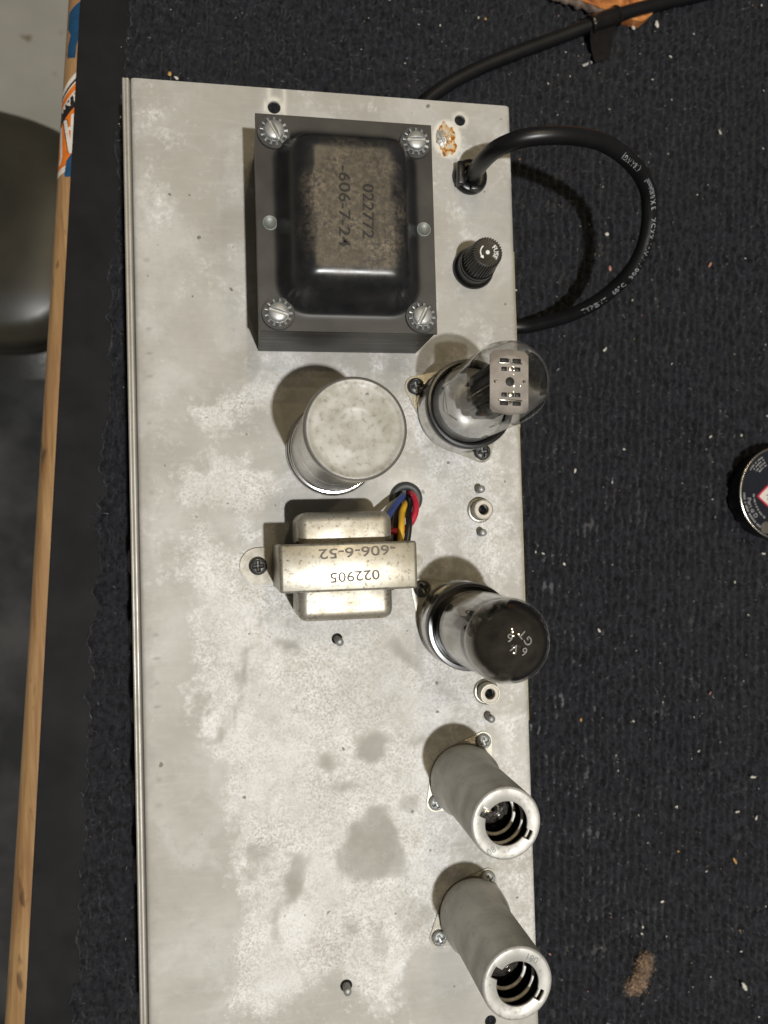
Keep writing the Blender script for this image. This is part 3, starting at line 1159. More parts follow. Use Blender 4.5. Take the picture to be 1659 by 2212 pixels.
    g = np.maximum(g, 0.5 * np.exp(-(((X - 56) / 9) ** 2 + ((Y + 133) / 13) ** 2)))
    g = np.maximum(g, 0.45 * np.exp(-(((X - 104) / 10) ** 2 + ((Y + 112) / 9) ** 2)))
    g = np.maximum(g, 0.5 * np.exp(-(((X - 16) / 1.1) ** 2 + ((Y + 24) / 1.2) ** 2)))
    X, Y = X0, Y0
    for ty in (-215, -224, -233, -242, -269, -278.5, -73, -99.5, -108.5, -117.5, -135, -161.5):
        tx = 4.0 + 0.006 * (-ty - 70) + (ty % 3) * 0.3
        g = np.maximum(g, 1.0 * np.exp(-(((X - tx) / 1.3) ** 2 + ((Y - ty) / 0.55) ** 2)))
    pale = np.exp(-((np.hypot(X - 54.3, Y + 10.4) - 3.3) / 1.0) ** 2) * 0.8
    pale = np.maximum(pale, np.exp(-((np.hypot(X - 130.2, Y + 10.3) - 2.8) / 0.7) ** 2) * 0.7)
    pale = np.maximum(pale, 0.6 * np.exp(-((X - 52.5) / 0.9) ** 2) * (Y > -8))
    pale = np.maximum(pale, 0.6 * np.exp(-((X - 58.5) / 0.8) ** 2) * (Y > -14))
    pale = np.maximum(pale, 0.8 * np.clip(sd_ell(124.5, -18.6, 6.6, 8.6, X, Y) / 1.0, 0, 1))
    pale = np.maximum(pale, 0.45 * np.exp(-(((X - 104) / 7) ** 2 + ((Y + 163) / 7) ** 2)))
    X, Y = X0, Y0
    set_attr(o.data, 'frost', f)
    set_attr(o.data, 'grime', g)
    set_attr(o.data, 'pale', pale)
    # flat front panel hooked over the front wall
    w0, w1 = -3.2, -0.5
    sec = [(w1, -dz), (w1, -0.9)] + [(-0.9 - 0.4 + 0.8 * math.cos(math.radians(a)), -1.0 + 0.5 * math.sin(math.radians(a))) for a in (0, 45, 90)] + \
          [(-2.4, -0.6), (-2.9, -0.85), (w0, -1.4), (w0, -dz)]
    sec = [(w1, -dz), (w1, -1.1), (-0.8, -0.75), (-1.3, -0.62), (-1.75, -0.72), (-2.0, -0.95), (-2.25, -0.72), (-2.7, -0.7), (-3.05, -0.95), (w0, -1.4), (w0, -dz)]
    V, F = [], []
    ys2 = np.linspace(YT + 0.2, YB, 40)
    for y in ys2:
        V += [(a, y, b + dz) for a, b in sec]
    k = len(sec)
    for i in range(len(ys2) - 1):
        for j in range(k - 1):
            F.append((i * k + j, i * k + j + 1, (i + 1) * k + j + 1, (i + 1) * k + j))
    F.append(tuple(range(k)))
    fp = mk('front_panel', V, F, 'saddle_metal', ch, sharp=50)
    fp.data.materials[0] = MATS['panel_edge']
    # inner lip of the lower edge at the rear (keeps the sheet off the carpet)
    V, F = rbox(8, 330, 1.2, 0.3, 1, (CW - 4.2, -190, dz - 13.4))
    mk('rear_lip', V, F, 'shield_top', ch)
    V, F = rbox(1.6, 196, 1.0, 0.3, 1, (CW + 0.35, -160.5, dz - 4.6))
    mk('insulating_strip', V, F, 'paper_strip', ch)
    V, F = rbox(1.1, 110, 1.0, 0.3, 1, (CW + 1.2, -196, dz - 6.6))
    mk('insulating_strip', V, F, 'paper_strip', ch)
    return ch, dz


speckled('panel_edge', (0.42, 0.40, 0.36), (0.2, 0.19, 0.16), (0.34, 0.32, 0.28), 0.42, 0.4, 700, 60, 0.3)
chassis, DZ = build_chassis()


def on_ch(x, y, z=0):
    return (x, y, z + DZ)


# ribbed control knobs on the front wall, seen beyond the edge
def knob_geo():
    V, F = [], []
    n = 88
    prof = [(0.0, 0.1), (0.0, 1.0), (2.0, 1.0), (3.0, 0.96), (3.8, 0.86), (4.3, 0.7), (4.5, 0.1)]
    for i in range(n):
        a = 2 * PI * i / n
        k = 1.0 if i % 4 in (0, 1) else 0.94
        for d, r in prof:
            rr = 6.2 * r * (k if 0.4 < r else 1)
            V.append((-d, rr * math.cos(a), rr * math.sin(a)))
    m = len(prof)
    for i in range(n):
        j = (i + 1) % n
        for q in range(m - 1):
            F.append((i * m + q, i * m + q + 1, j * m + q + 1, j * m + q))
    return V, F


ME_KNOB = mesh_of('control_knob', knob_geo(), 'knob_black', smooth=False)
for ky in (-188.1, -216.5, -248.5, -281.7, -313.1):
    add_obj('control_knob', ME_KNOB, chassis, on_ch(-3.3, ky, -30))

# grommet, studs, jacks, residue
V, F = lathe([(3.4, -1.5), (3.4, 0.8), (4.0, 1.6), (5.2, 1.9), (6.2, 1.5), (6.7, 0.7), (6.7, 0.05)], 48)
mk('rubber_grommet', V, F, 'rubber', chassis, on_ch(102.9, -165.7))
V, F = lathe([(0.01, -0.6), (3.5, -0.6)], 24)
mk('grommet_dark_disc', V, F, 'black_plastic', chassis, on_ch(102.9, -165.7, 0.75))  # black disc over the plate, standing for the dark of the opening


def stud_geo(R=1.55, H=5.0):
    prof = [(R, -1.0)]
    z = 0.0
    while z < H - 0.8:
        prof += [(R * 0.86, z), (R, z + 0.3), (R * 0.86, z + 0.6)]
        z += 0.62
    prof += [(R * 0.86, H - 0.7), (R * 0.95, H - 0.4), (R * 0.8, H), (0.01, H + 0.1)]
    return lathe(prof, 24)


ME_STUD = mesh_of('threaded_stud', stud_geo(), 'zinc_screw', sharp=60)
for x, y, s in ((133.2, -162.6, 1.0), (133.4, -180.1, 0.95), (134.2, -254.4, 1.15)):
    o = add_obj('threaded_stud', ME_STUD, chassis, on_ch(x, y))
    o.scale = (1, 1, s)
for x, y, z, tl in ((74.0, -220.2, -1.6, (14, 10)), (73.9, -353.9, 0.4, (0, 0))):
    o = add_obj('threaded_stud', ME_STUD, chassis, on_ch(x, y, z - 0.6))
    o.rotation_euler = (math.radians(tl[0]), math.radians(tl[1]), 0)

for x, y in ((133.4, -170.9), (133.7, -244.3)):
    j = mk('phono_jack', *lathe([(4.2, 0.02), (5.15, 0.05), (5.15, 0.7), (4.7, 0.95), (4.25, 0.95), (4.05, 1.4), (4.05, 5.8), (3.9, 6.1), (3.6, 6.1), (3.55, 5.6)], 48), 'saddle_metal', chassis, on_ch(x, y), sharp=40)
    mk('insulator', *lathe([(3.6, 5.2), (3.5, 5.85), (2.35, 5.85), (2.1, 5.6), (2.0, 0.3)], 40), 'ceramic', j, sharp=40)
    mk('jack_hole_dark', *lathe([(1.98, 3.2), (1.7, 3.2), (1.5, 1.0), (0.01, 0.6)], 24), 'black_plastic', j)  # black floor, coloured so that the jack opening looks dark inside

# amber flux residue beside the transformer
V, F = [], []


def blob(cx, cy, rx, ry, h, seed, n=40, m=6):
    r = random.Random(seed)
    ph = [r.uniform(0, 6.28) for _ in range(5)]
    V, F = [(cx, cy, h)], []
    for i in range(1, m + 1):
        q = i / m
        for j in range(n):
            a = 2 * PI * j / n
            k = 1 + 0.10 * math.sin(2 * a + ph[0]) + 0.10 * math.sin(5 * a + ph[1]) + 0.07 * math.sin(9 * a + ph[2]) + 0.05 * math.sin(15 * a + ph[3])
            z = h * (1 - q ** 2.5) * (0.75 + 0.4 * math.sin(3 * a + 4 * q + ph[4])) + 0.02
            V.append((cx + rx * q * k * math.cos(a), cy + ry * q * k * math.sin(a), z))
    for j in range(n):
        F.append((0, 1 + j, 1 + (j + 1) % n))
    for i in range(m - 1):
        for j in range(n):
            F.append((1 + i * n + j, 1 + (i + 1) * n + j, 1 + (i + 1) * n + (j + 1) % n, 1 + i * n + (j + 1) % n))
    return V, F


fr = mk('flux_residue', *blob(0, 0, 4.3, 6.3, 0.9, 5), 'flux', chassis, on_ch(124.3, -18.8))
fr['label'] = 'glossy amber flux blotch beside a mounting hole'
mk('flux_plug', *blob(0, 0, 2.4, 3.6, 1.1, 9), 'shield_top', chassis, on_ch(122.2, -18.6, 0.35))


# ------------------------------------------------------------------ power transformer
def build_power_transformer():
    cx, cy = 77.35, -69.2
    t = thing('power_transformer', 'large black power transformer with stamped domed end bell', 'transformer', (cx, cy, 0))
    W, L, H = 63.6, 76.7, 33.0
    V, F = rbox(W - 0.6, L - 0.6, H - 1.4, 0.25, 1, (0, 0, (H - 1.4) / 2))
    mk('lamination_stack', V, F, 'lamination', t, smooth=False)
    # end bell: flange plate and drawn dome in one pressing
    nx, ny = 100, 120
    xs, ys = np.linspace(-W / 2, W / 2, nx), np.linspace(-L / 2, L / 2, ny)
    X, Y = np.meshgrid(xs, ys, indexing='ij')

    def sdr(hx, hy, r):
        qx, qy = np.abs(X) - hx + r, np.abs(Y) - hy + r
        return np.hypot(np.maximum(qx, 0), np.maximum(qy, 0)) + np.minimum(np.maximum(qx, qy), 0) - r
    base = -sdr(23.2, 30.3, 9.0)          # >0 inside the foot of the dome
    k = np.clip(base / 12.0, 0, 1)
    dome = 16.4 * (1 - (1 - k) ** 3.0) ** 0.86
    dome = np.where(k <= 0, 0, dome)
    for _ in range(14):                    # draw radii: no creases in a pressing
        pd = np.pad(dome, 1, mode='edge')
        dome = (pd[:-2, 1:-1] + pd[2:, 1:-1] + pd[1:-1, :-2] + pd[1:-1, 2:] + 2 * dome) / 6
    # soft fillet at the foot
    dome += 0.9 * np.exp(-(np.clip(-base, 0, None) / 1.6) ** 2) * (base < 0) + 0.9 * (base >= 0) * (1 - k)
    dome += 0.25 * np.clip(1 - np.hypot(X / 15, Y / 20), 0, 1) ** 0.5
    V = np.stack([X, Y, dome + H], -1).reshape(-1, 3)
    idx = np.arange(nx * ny).reshape(nx, ny)
    F = np.stack([idx[:-1, :-1], idx[1:, :-1], idx[1:, 1:], idx[:-1, 1:]], -1).reshape(-1, 4).tolist()
    border = list(idx[:, 0]) + list(idx[-1, 1:]) + list(idx[-2::-1, -1]) + list(idx[0, -2:0:-1])
    V = V.tolist()
    lower = []
    for b in border:
        V.append([V[b][0], V[b][1], H - 1.4])
        lower.append(len(V) - 1)
    for i in range(len(border)):
        j = (i + 1) % len(border)
        F.append((border[i], lower[i], lower[j], border[j]))
    bell = mk('end_bell', V, F, 'bell_lacquer', t, sharp=50)
    P = np.array(V)
    hz = P[:, 2] - H
    rub = np.clip(1.25 - (np.abs(P[:, 0]) / 18.0) ** 2.6 - (np.abs(P[:, 1]) / 23.5) ** 2.6 + 0.35 * fbm(P[:, 0], P[:, 1], 9, 4, 3), 0, 1) * np.clip((hz - 10) / 5, 0, 1)
    rub *= 0.86 + 0.2 * np.sin(P[:, 0] * 0.35 + 1.0) * np.cos(P[:, 1] * 0.21)
    set_attr(bell.data, 'rub', rub * 0.95)
    set_attr(bell.data, 'flange', np.clip(1 - hz / 0.7, 0, 1) * 0.95)
    # stamped numbers
    for s, x, y, size, span in (('-606-7-24', 73.8, -69.2, 5.5, 27.4), ('022772', 81.8, -70.6, 5.5, 18.6)):
        v, f = text_geo(s, size, 0.03, bold=0.03)
        mk('stamped_number', rot2(v, -91.5, x - cx, y - cy, H + 16.72, span / np.ptp(v[:, 0])), f, 'stamp_dark', bell, smooth=False)
    # bolts with star washers
    for x, y, r in ((51.94, -37.6, -62), (102.9, -38.0, 3), (52.0, -101.6, -17), (103.3, -101.7, 62)):
        o = add_obj('flat_washer', ME_FIBRE, t, (x - cx, y - cy, H + 0.05))
        w = add_obj('lock_washer', ME_STAR, o, (0, 0, 0.9))
        w.rotation_euler = (0, 0, math.radians(r * 1.7))
        screw(ME_SLOT, t, (x - cx, y - cy, H + 1.6), r)
    for x, y in ((49.9, -69.6), (105.2, -69.5)):
        mk('rivet', *lathe([(2.75, 0.0), (2.65, 0.35), (2.3, 0.55), (2.2, 0.35), (0.01, 0.3)], 28), 'zinc_screw', t, (x - cx, y - cy, H + 0.02)).data.materials[0] = MATS['stamp_grey']
    # lower bell under the chassis
    V, F = rbox(46, 60, 40, 6, 3, (0, 0, -22))
    mk('lower_bell', V, F, 'bell_lacquer', t)
    return t


build_power_transformer()


# ------------------------------------------------------------------ filter capacitor
def build_cap():
    t = thing('filter_capacitor', 'round aluminium capacitor can with flat scuffed top', 'capacitor', (73.84, -145.9, 0))
    mk('mounting_ring', *lathe([(16.0, 0.05), (18.2, 0.05), (18.3, 1.0), (18.0, 1.9), (17.6, 2.1), (17.45, 2.6), (17.55, 3.2), (17.3, 3.7), (16.7, 3.8), (16.4, 4.2)], 96), 'chrome', t, sharp=40)
    mk('can', *lathe([(16.3, 0.1), (16.35, 6), (16.45, 30), (16.8, 60.2), (16.85, 61.0), (16.7, 61.7), (16.3, 62.2), (15.7, 62.4)], 96), 'can_side', t)
    rs = [15.7, 15.2, 14.6, 13.9, 13.2, 12.0, 10, 8.2, 7.4, 6.9, 6.4, 5.6, 3, 0.01]
    zs = [62.4, 62.32, 62.05, 61.85, 61.8, 61.8, 61.82, 61.84, 61.92, 61.96, 61.9, 61.8, 61.8, 61.8]
    top = mk('can_top', *lathe(list(zip(rs, zs)), 96), 'can_metal', t)
    for x, y, r in ((4.0, 11.0, 0.55), (-9.4, -11.5, 0.5)):
        mk('dimple', *lathe([(r, 0.0), (r * 0.8, 0.05), (0.01, 0.05)], 16), 'stamp_grey', top, (x, y, 61.83))
    return t


build_cap()


# ------------------------------------------------------------------ output transformer
def build_ot():
    cx, cy = 74.3, -190.6
    t = thing('output_transformer', 'small tinplate output transformer stamped with upside-down numbers', 'transformer', (cx, cy, 0))
    H = 37.0
    hw, hd = 24.2, 8.4
    # strap: top plate with rounded edges and both end walls
    sec = [(-hw - 0.6, 0.9), (-hw - 0.4, 3), (-hw, 8), (-hw, H - 1.4)]
    for a in (30, 60, 90):
        q = math.radians(a)
        sec.append((-hw + 1.3 * (1 - math.cos(q)), H - 1.3 + 1.3 * math.sin(q)))
    full = sec + [(-x, z) for x, z in reversed(sec)]
    V, F = [], []
    ys = [-hd, -hd + 0.25, -hd + 0.9, 0, hd - 0.9, hd - 0.25, hd]
    off = [1.1, 0.35, 0, 0, 0, 0.35, 1.1]
    k = len(full)
    for y, o_ in zip(ys, off):
        for x, z in full:
            V.append((x - math.copysign(o_ * 0.7, x) if abs(x) >= hw - 0.2 else x, y, z - (o_ if z > H - 1.5 else 0)))
    for i in range(len(ys) - 1):
        for j in range(k - 1):
            F.append((i * k + j, (i + 1) * k + j, (i + 1) * k + j + 1, i * k + j + 1))
    strap = mk('strap', V, F, 'tinplate', t, sharp=50)
    for s in (-1, 1):                                   # front and back faces of the strap ends
        pass
    # feet
    for s in (-1, 1):
        fc = 30.4 if s < 0 else 27.6
        pts = [(s * hw, 7.3), (s * hw, -7.3)] + [(s * (fc + 7.0 * math.cos(a)), 7.0 * math.sin(a)) for a in np.linspace(-PI / 2, PI / 2, 18)]
        P2 = hull(pts)
        mk('foot', *prism(P2, 0.05, 1.25), 'foot_metal', t, smooth=False)
        screw(ME_PHIL, t, (s * fc, 0.1 if s < 0 else 0.5, 1.25), 4)
    # core between the bells
    V, F = rbox(2 * hw - 1.4, 2 * hd - 2.0, H - 3, 0.3, 1, (0, 0, (H - 3) / 2 + 0.9))
    mk('lamination_stack', V, F, 'lamination', t, smooth=False)
    # rounded bells either side
    for s in (-1, 1):
        nx, nz = 44, 26
        V, F = [], []
        # build as inflated rounded box
        v, f = rbox(34.5, 15.0, 26.0, 3.6, 5, (0.0 if s > 0 else -0.4, s * (hd + 3.6), 15.5))
        v = np.asarray(v, float)
        # gentle dishing of the top face
        top = v[:, 2] > 27
        v[top, 2] -= 0.0
        b = mk('bell', v, f, 'tinplate', t)
    v, f = rbox(35.2, 1.2, 24, 0.3, 1, (0, hd + 0.4, 15))
    mk('flange', v, f, 'lamination', t)
    v, f = rbox(35.2, 1.2, 24, 0.3, 1, (0, -hd - 0.4, 15))
    mk('flange', v, f, 'lamination', t)
    for s, x, y, span, rot in (('-606-6-52', 77.2, -185.3, 27.0, 182), ('022905', 76.0, -193.7, 17.4, 182)):
        v, f = text_geo(s, 4.9, 0.03, bold=0.06)
        mk('stamped_number', rot2(v, rot, x - cx, y - cy, H + 0.03, span / np.ptp(v[:, 0])), f, 'stamp_brown', strap, smooth=False)
    wires = {
        'white': [(100.4, -165.5, -1.0), (99.0, -166.3, 3), (95.1, -168.7, 6.0), (91.1, -173.3, 10.0)],
        'brown': [(102.5, -166.1, -1.0), (101.0, -168, 3), (98.3, -171.3, 5.0), (97.3, -176.4, 7.0), (96.9, -183.0, 9.0)],
        'blue': [(101.2, -164.3, -1.0), (100.4, -165.0, 6), (96.9, -167.9, 10.0), (92.0, -173.5, 16.0)],
        'black': [(103.6, -165.4, -1.0), (103.4, -167, 6), (101.7, -171.5, 10.0), (100.8, -176.6, 14.0), (99.5, -183.5, 15.0)],
        'yellow': [(101.7, -166.6, -1.0), (101.0, -168.3, 7), (99.1, -171.5, 10.0), (97.9, -176.0, 14.0), (97.0, -183.5, 15.0)],
        'red': [(104.0, -163.2, -1.0), (104.6, -164.4, 5), (104.9, -168.0, 9.0), (104.0, -172.1, 11.0), (101.6, -176.1, 12.0), (98.0, -178.5, 13.0), (90.8, -178.2, 14.0)]}
    for c, pts in wires.items():
        P = [(x - cx, y - cy, z) for x, y, z in pts]
        w = mk('lead_wire', *tube(spline(P, 40), 1.28 if c != 'white' else 1.0, 12), 'wire_' + c, t)
        w['label'] = c + ' insulated lead wire'
    return t


build_ot()


# ------------------------------------------------------------------ valve sockets, valves, shields
def saddle(parent, ears, rc, cx, cy, thick=0.7, mat='saddle_metal', er=4.3):
    pts = circle_pts(0, 0, rc, 48)
    for ex, ey in ears:
        pts += circle_pts(ex - cx, ey - cy, er, 24)
    P = hull(pts)
    V, F = prism(P, 0.04, thick)
    return mk('saddle_plate', V, F, mat, parent, smooth=False)


def build_rectifier():
    cx, cy = 126.35, -130.06
    ears = [(108.1, -120.8), (134.5, -147.5)]
    s = thing('valve_socket', 'chrome valve socket with black rim holding the clear glass tube', 'socket', (cx, cy, 0))
    ears2 = [(108.1, -120.8), (134.9, -147.3)]
    saddle(s, ears2, 17.0, cx, cy, 0.7)
    mk('collar', *lathe([(16.0, 0.6), (17.6, 0.7), (17.75, 1.6), (17.2, 2.4), (17.1, 10.6), (16.9, 11.2), (15.5, 11.2)], 72), 'chrome', s, sharp=35)
    for x, y, r in ((108.1, -120.8, 10), (134.9, -147.3, 5)):
        screw(ME_PHIL, s, (x - cx, y - cy, 0.7), r)
    t = thing('rectifier_tube', 'clear glass rectifier tube with black plates and pale mica top', 'vacuum tube', (cx, cy, 11.2))
    z0 = 11.2
    mk('tube_base', *lathe([(14.0, -8), (16.4, -8), (16.4, 0.05), (17.3, 0.1), (17.55, 1.5), (17.5, 4.2), (17.1, 4.9), (16.2, 5.0), (15.3, 4.2), (15.2, 2.0), (15.0, 1.8)], 72), 'bakelite', t, sharp=40)
    mk('base_disc', *lathe([(14.6, 2.0), (13.6, 5.0), (11.0, 7.0), (6.0, 8.0), (0.01, 8.2)], 48), 'base_grey', t)
    R = 14.3
    prof = [(15.0, 2.2), (15.0, 8), (14.7, 16), (R, 26), (R, 45.8)]
    for a in np.linspace(0, 90, 14)[1:]:
        q = math.radians(a)
        prof.append((max(R * math.cos(q), 0.01), 45.8 + 13.6 * math.sin(q)))
    mk('glass_envelope', *lathe(prof, 72), 'glass', t)
    # glass press and stem
    mk('glass_stem', *lathe([(9.5, 2.4), (7.0, 4.5), (4.6, 9), (4.2, 14), (3.0, 16.5), (0.01, 17)], 32), 'glass', t)
    # the two blackened plates
    for oy in (4.6, -4.6):
        v, f = rbox(9.6, 7.0, 30, 1.6, 3, (0.3, oy, 32.0))
        p = mk('anode_plate', v, f, 'plate_carbon', t)
        for ox in (-5.2, 5.8):
            v, f = rbox(2.2, 0.9, 30, 0.3, 1, (ox, oy, 32.0))
            mk('fin', v, f, 'plate_carbon', p)
    # mica spacers
    def mica(name, z, w, h):
        P = [(-w / 2, -h / 2 + 1.2), (-w / 2 + 1.0, -h / 2), (0, -h / 2 - 0.9), (w / 2 - 1.0, -h / 2), (w / 2, -h / 2 + 1.2),
             (w / 2, h / 2 - 1.2), (w / 2 - 1.0, h / 2), (0, h / 2 + 0.9), (-w / 2 + 1.0, h / 2), (-w / 2, h / 2 - 1.2)]
        o = mk(name, *prism(P, z - 0.2, z + 0.2), 'mica', t, smooth=False)
        return o
    mi = mica('mica_spacer', 48.2, 13.4, 20.4)
    mi.rotation_euler = (0, 0, math.radians(-2))
    for oy in (4.3, -4.3):
        for ox, w, mt in ((-2.1, 1.9, 'plate_carbon'), (0.3, 2.2, 'nickel'), (2.6, 1.9, 'plate_carbon')):
            v, f = rbox(w, 1.4, 0.5, 0.1, 1, (ox + 0.3, oy, 48.35))
            mk('slot_tab', v, f, mt, mi)
        v, f = rbox(8.2, 0.5, 0.9, 0.2, 2, (0.3, oy + math.copysign(1.9, oy), 48.55))
        mk('support_rod', v, f, 'nickel', mi)
        v, f = rbox(3.0, 1.4, 0.5, 0.2, 1, (-1.8, oy + math.copysign(2.9, oy), 48.35))
        mk('slot_tab', v, f, 'stamp_dark', mi)
        v, f = rbox(3.0, 1.4, 0.5, 0.2, 1, (2.6, oy + math.copysign(2.9, oy), 48.35))
        mk('slot_tab', v, f, 'stamp_dark', mi)
    mk('slot_tab', *lathe([(1.6, 48.42), (1.3, 48.6), (0.01, 48.62)], 8, (0.2, 0.1)), 'stamp_dark', mi)
    for i, (px, py) in enumerate(((-5, 0), (5, 0), (0, 7), (0, -7))):
        mk('support_wire', *tube([(px * 0.5, py * 0.4, 14), (px * 0.6, py * 0.6, 16), (px, py, 19), (px, py, 49.5)], 0.35, 8), 'nickel', t)
    # loose bent getter wire low in the bulb
    mk('getter_wire', *tube(spline([(-10.5, 6.0, 5), (-11.3, 1, 9), (-11, -4.5, 11), (-7, -7, 9)], 24), 0.22, 6), 'nickel', t)
    mk('getter_wire', *tube(spline([(-11.5, 5.5, 6), (-9, 7.5, 14), (-6, 6.2, 17)], 20), 0.28, 6), 'nickel', t)
    return t


build_rectifier()


def build_power_tube():
    cx, cy = 123.47, -216.05
    ears = [(108.3, -201.8), (138.4, -230.2)]
    s = thing('valve_socket', 'chrome valve socket under the dark topped tube', 'socket', (cx, cy, 0))
    saddle(s, ears, 16.5, cx, cy, 0.7)
    mk('collar', *lathe([(15.5, 0.6), (17.0, 0.7), (17.2, 1.6), (16.5, 2.4), (16.4, 10.6), (16.2, 11.2), (15.0, 11.2)], 72), 'chrome', s, sharp=35)
    screw(ME_PHIL, s, (108.3 - cx, -201.8 - cy, 0.7), 30)
    screw(ME_PHIL, s, (138.4 - cx, -230.2 - cy, 0.7), 15)
    t = thing('power_tube', 'smoky grey glass power tube with dark mirrored dome', 'vacuum tube', (cx, cy, 11.2))
    mk('tube_base', *lathe([(14.0, -8), (15.8, -8), (15.8, 0.05), (16.7, 0.1), (17.0, 1.0), (17.0, 4.6), (16.6, 5.5), (15.4, 5.6), (14.9, 4.6), (0.01, 3.6)], 72), 'bakelite', t, sharp=40)
    R = 14.45
    prof = [(14.6, 3.6), (14.55, 12), (R, 45.2)]
    dome = []
    for a in np.linspace(0, 90, 16)[1:]:
        q = math.radians(a)
        dome.append((max(R * math.cos(q), 0.01), 45.2 + 14.0 * math.sin(q)))
    mk('glass_envelope', *lathe(prof + dome, 96), 'glass', t)
    # coating and getter mirror just inside the glass
    mk('grey_coating', *lathe([(14.0, 3.9), (13.95, 12), (13.85, 37.5), (13.7, 38.0)], 96), 'grey_coating', t)
    inner = [(13.2, 40.5), (13.72, 42.5), (13.8, 45.2)]
    for a in np.linspace(0, 90, 16)[1:]:
        q = math.radians(a)
        inner.append((max(13.8 * math.cos(q), 0.01), 45.2 + 13.35 * math.sin(q)))
    mk('getter_mirror', *lathe(inner, 96), 'getter', t)
    mk('anode_plate', *lathe([(9, 6), (9, 39), (0.01, 39)], 40), 'plate_carbon', t)
    # etched type mark on the dome
    for chv, x, y, r in (('6', 124.7, -217.9, 160), ('V', 121.6, -216.7, 150), ('6', 120.2, -213.4, 165), ('G', 126.2, -214.7, 120), ('T', 124.4, -212.4, 130)):
        v, f = text_geo(chv, 3.9)
        v = rot2(v, r, x - cx, y - cy)
        rr = np.hypot(v[:, 0], v[:, 1])
        v[:, 2] = 45.2 + 14.0 * np.sqrt(np.clip(1 - (rr / R) ** 2, 0, 1)) + 0.06
        mk('etched_mark', v, f, 'etch', t, smooth=False)
    return t


build_power_tube()


def build_shield(cx, cy, ears, label, tube_label, notch_deg, txt_xy, txt_rot, socket_label):
    so = thing('preamp_socket', socket_label, 'socket', (cx, cy, 0))
    saddle(so, ears, 12.6, cx, cy, 0.6, 'saddle_metal', 3.7)
    mk('skirt', *lathe([(11.6, 0.6), (12.2, 0.7), (12.2, 2.6)], 48), 'saddle_metal', so)
    for x, y in ears:
        screw(ME_PHIL_Z, so, (x - cx, y - cy, 0.6), 20)
    t = thing('tube_shield', label, 'tube shield', (cx, cy, 0.6))
    R, H = 12.18, 53.9
    seg = 128
    hole, notch_r, nh = 7.35, 9.7, math.radians(11.5)
    prof_z = [1.2, 2.0, 5, 9, 12, 14.2, 15.6, 17.2, 20, 30, 40, 48, 51.5]
    V, F = [], []
    rows = []
    nd = [math.radians(notch_deg), math.radians(notch_deg + 180)]
    for j in range(seg):
        a = 2 * PI * j / seg
        colm = []
        for z in prof_z:
            flare = 0.55 * (1 - min(1, max(0, (z - 5) / 11)))
            lug = max(math.cos(2 * (a - math.radians(48))), 0) ** 3 if False else math.exp(-((((a - math.radians(40) + PI / 2) % PI) - PI / 2) / 0.42) ** 2)
            q = 1 / (1 + math.exp((z - 14.6) * 1.3))
            r = R + flare + 1.25 * lug * q
            colm.append((r, z))
        # rolled top edge, flat annulus, then the lip of the opening (two square notches)
        for b in (0, 25, 50, 75, 90):
            q = math.radians(b)
            colm.append((R - 1.0 + 1.0 * math.cos(q), H - 1.0 + 1.0 * math.sin(q)))
        in_notch = any(abs((a - n + PI) % (2 * PI) - PI) < nh for n in nd)
        ro = notch_r if in_notch else hole
        colm.append((ro + 0.15, H))
        colm.append((ro, H - 0.15))
        colm.append((ro, H - 0.8))
        rows.append(colm)
        for r, z in colm:
            V.append((r * math.cos(a), r * math.sin(a), z))
    m = len(rows[0])
    npz = len(prof_z)
    F_side, F_top = [], []
    for j in range(seg):
        k = (j + 1) % seg
        for i in range(m - 1):
            f = (j * m + i, k * m + i, k * m + i + 1, j * m + i + 1)
            (F_side if i < npz + 1 else F_top).append(f)
    mk('can', V, F_side, 'shield_metal', t)
    mk('top_ring', V, F_top, 'shield_top', t, sharp=50)
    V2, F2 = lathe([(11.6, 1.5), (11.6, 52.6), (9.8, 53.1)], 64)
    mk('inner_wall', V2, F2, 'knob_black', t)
    # stamped number
    v, f = text_geo('180', 3.2, 0.02, bold=0.02)
    mk('stamped_number', rot2(v, txt_rot, txt_xy[0] - cx, txt_xy[1] - cy, H + 0.03), f, 'stamp_grey', t, smooth=False)
    # retaining spring: conical coil
    pts = []
    turns = 2.3
    for i in range(160):
        q = i / 159
        a = -2 * PI * turns * q + 0.6
        r = 6.9 + 2.6 * min(1, q * 1.25)
        pts.append((r * math.cos(a), r * math.sin(a), 41.0 + 10.8 * q))
    mk('spring', *tube(pts, 0.62, 8), 'spring_wire', t)
    # valve inside
    tb = thing('preamp_tube', tube_label, 'vacuum tube', (cx, cy, 1.0))
    R2 = 9.6
    prof = [(R2, 1.6), (R2, 35)]
    for a in np.linspace(0, 80, 9)[1:]:
        q = math.radians(a)
        prof.append((R2 * math.cos(q), 35 + 5.0 * math.sin(q)))
    prof += [(1.6, 40.6), (1.5, 42.0), (1.2, 43.6), (0.6, 44.8), (0.01, 45.0)]
    mk('glass_envelope', *lathe(prof, 64), 'glass', tb)
    inn = [(8.9, 3), (8.9, 34.5)]
    for a in np.linspace(0, 85, 9)[1:]:
        q = math.radians(a)
        inn.append((8.9 * math.cos(q), 34.5 + 4.5 * math.sin(q)))
    mk('getter_mirror', *lathe(inn, 64), 'getter_light', tb)
    return t


build_shield(122.26, -277.18, [(131.8, -263.9), (111.5, -286.6)], 'grey metal tube shield, nearer the dark topped tube',
             'small dark glass tube inside the shield nearer the dark topped tube', 150, (117.35, -285.1), 208,
             'thin saddle socket under the shield nearer the dark topped tube')
build_shield(124.46, -330.16, [(131.9, -318.4), (111.2, -339.5)], 'grey metal tube shield at the bottom end of the chassis',
             'small dark glass tube inside the shield at the bottom end', 149, (129.5, -322.6), -28,
             'thin saddle socket under the shield at the bottom end')


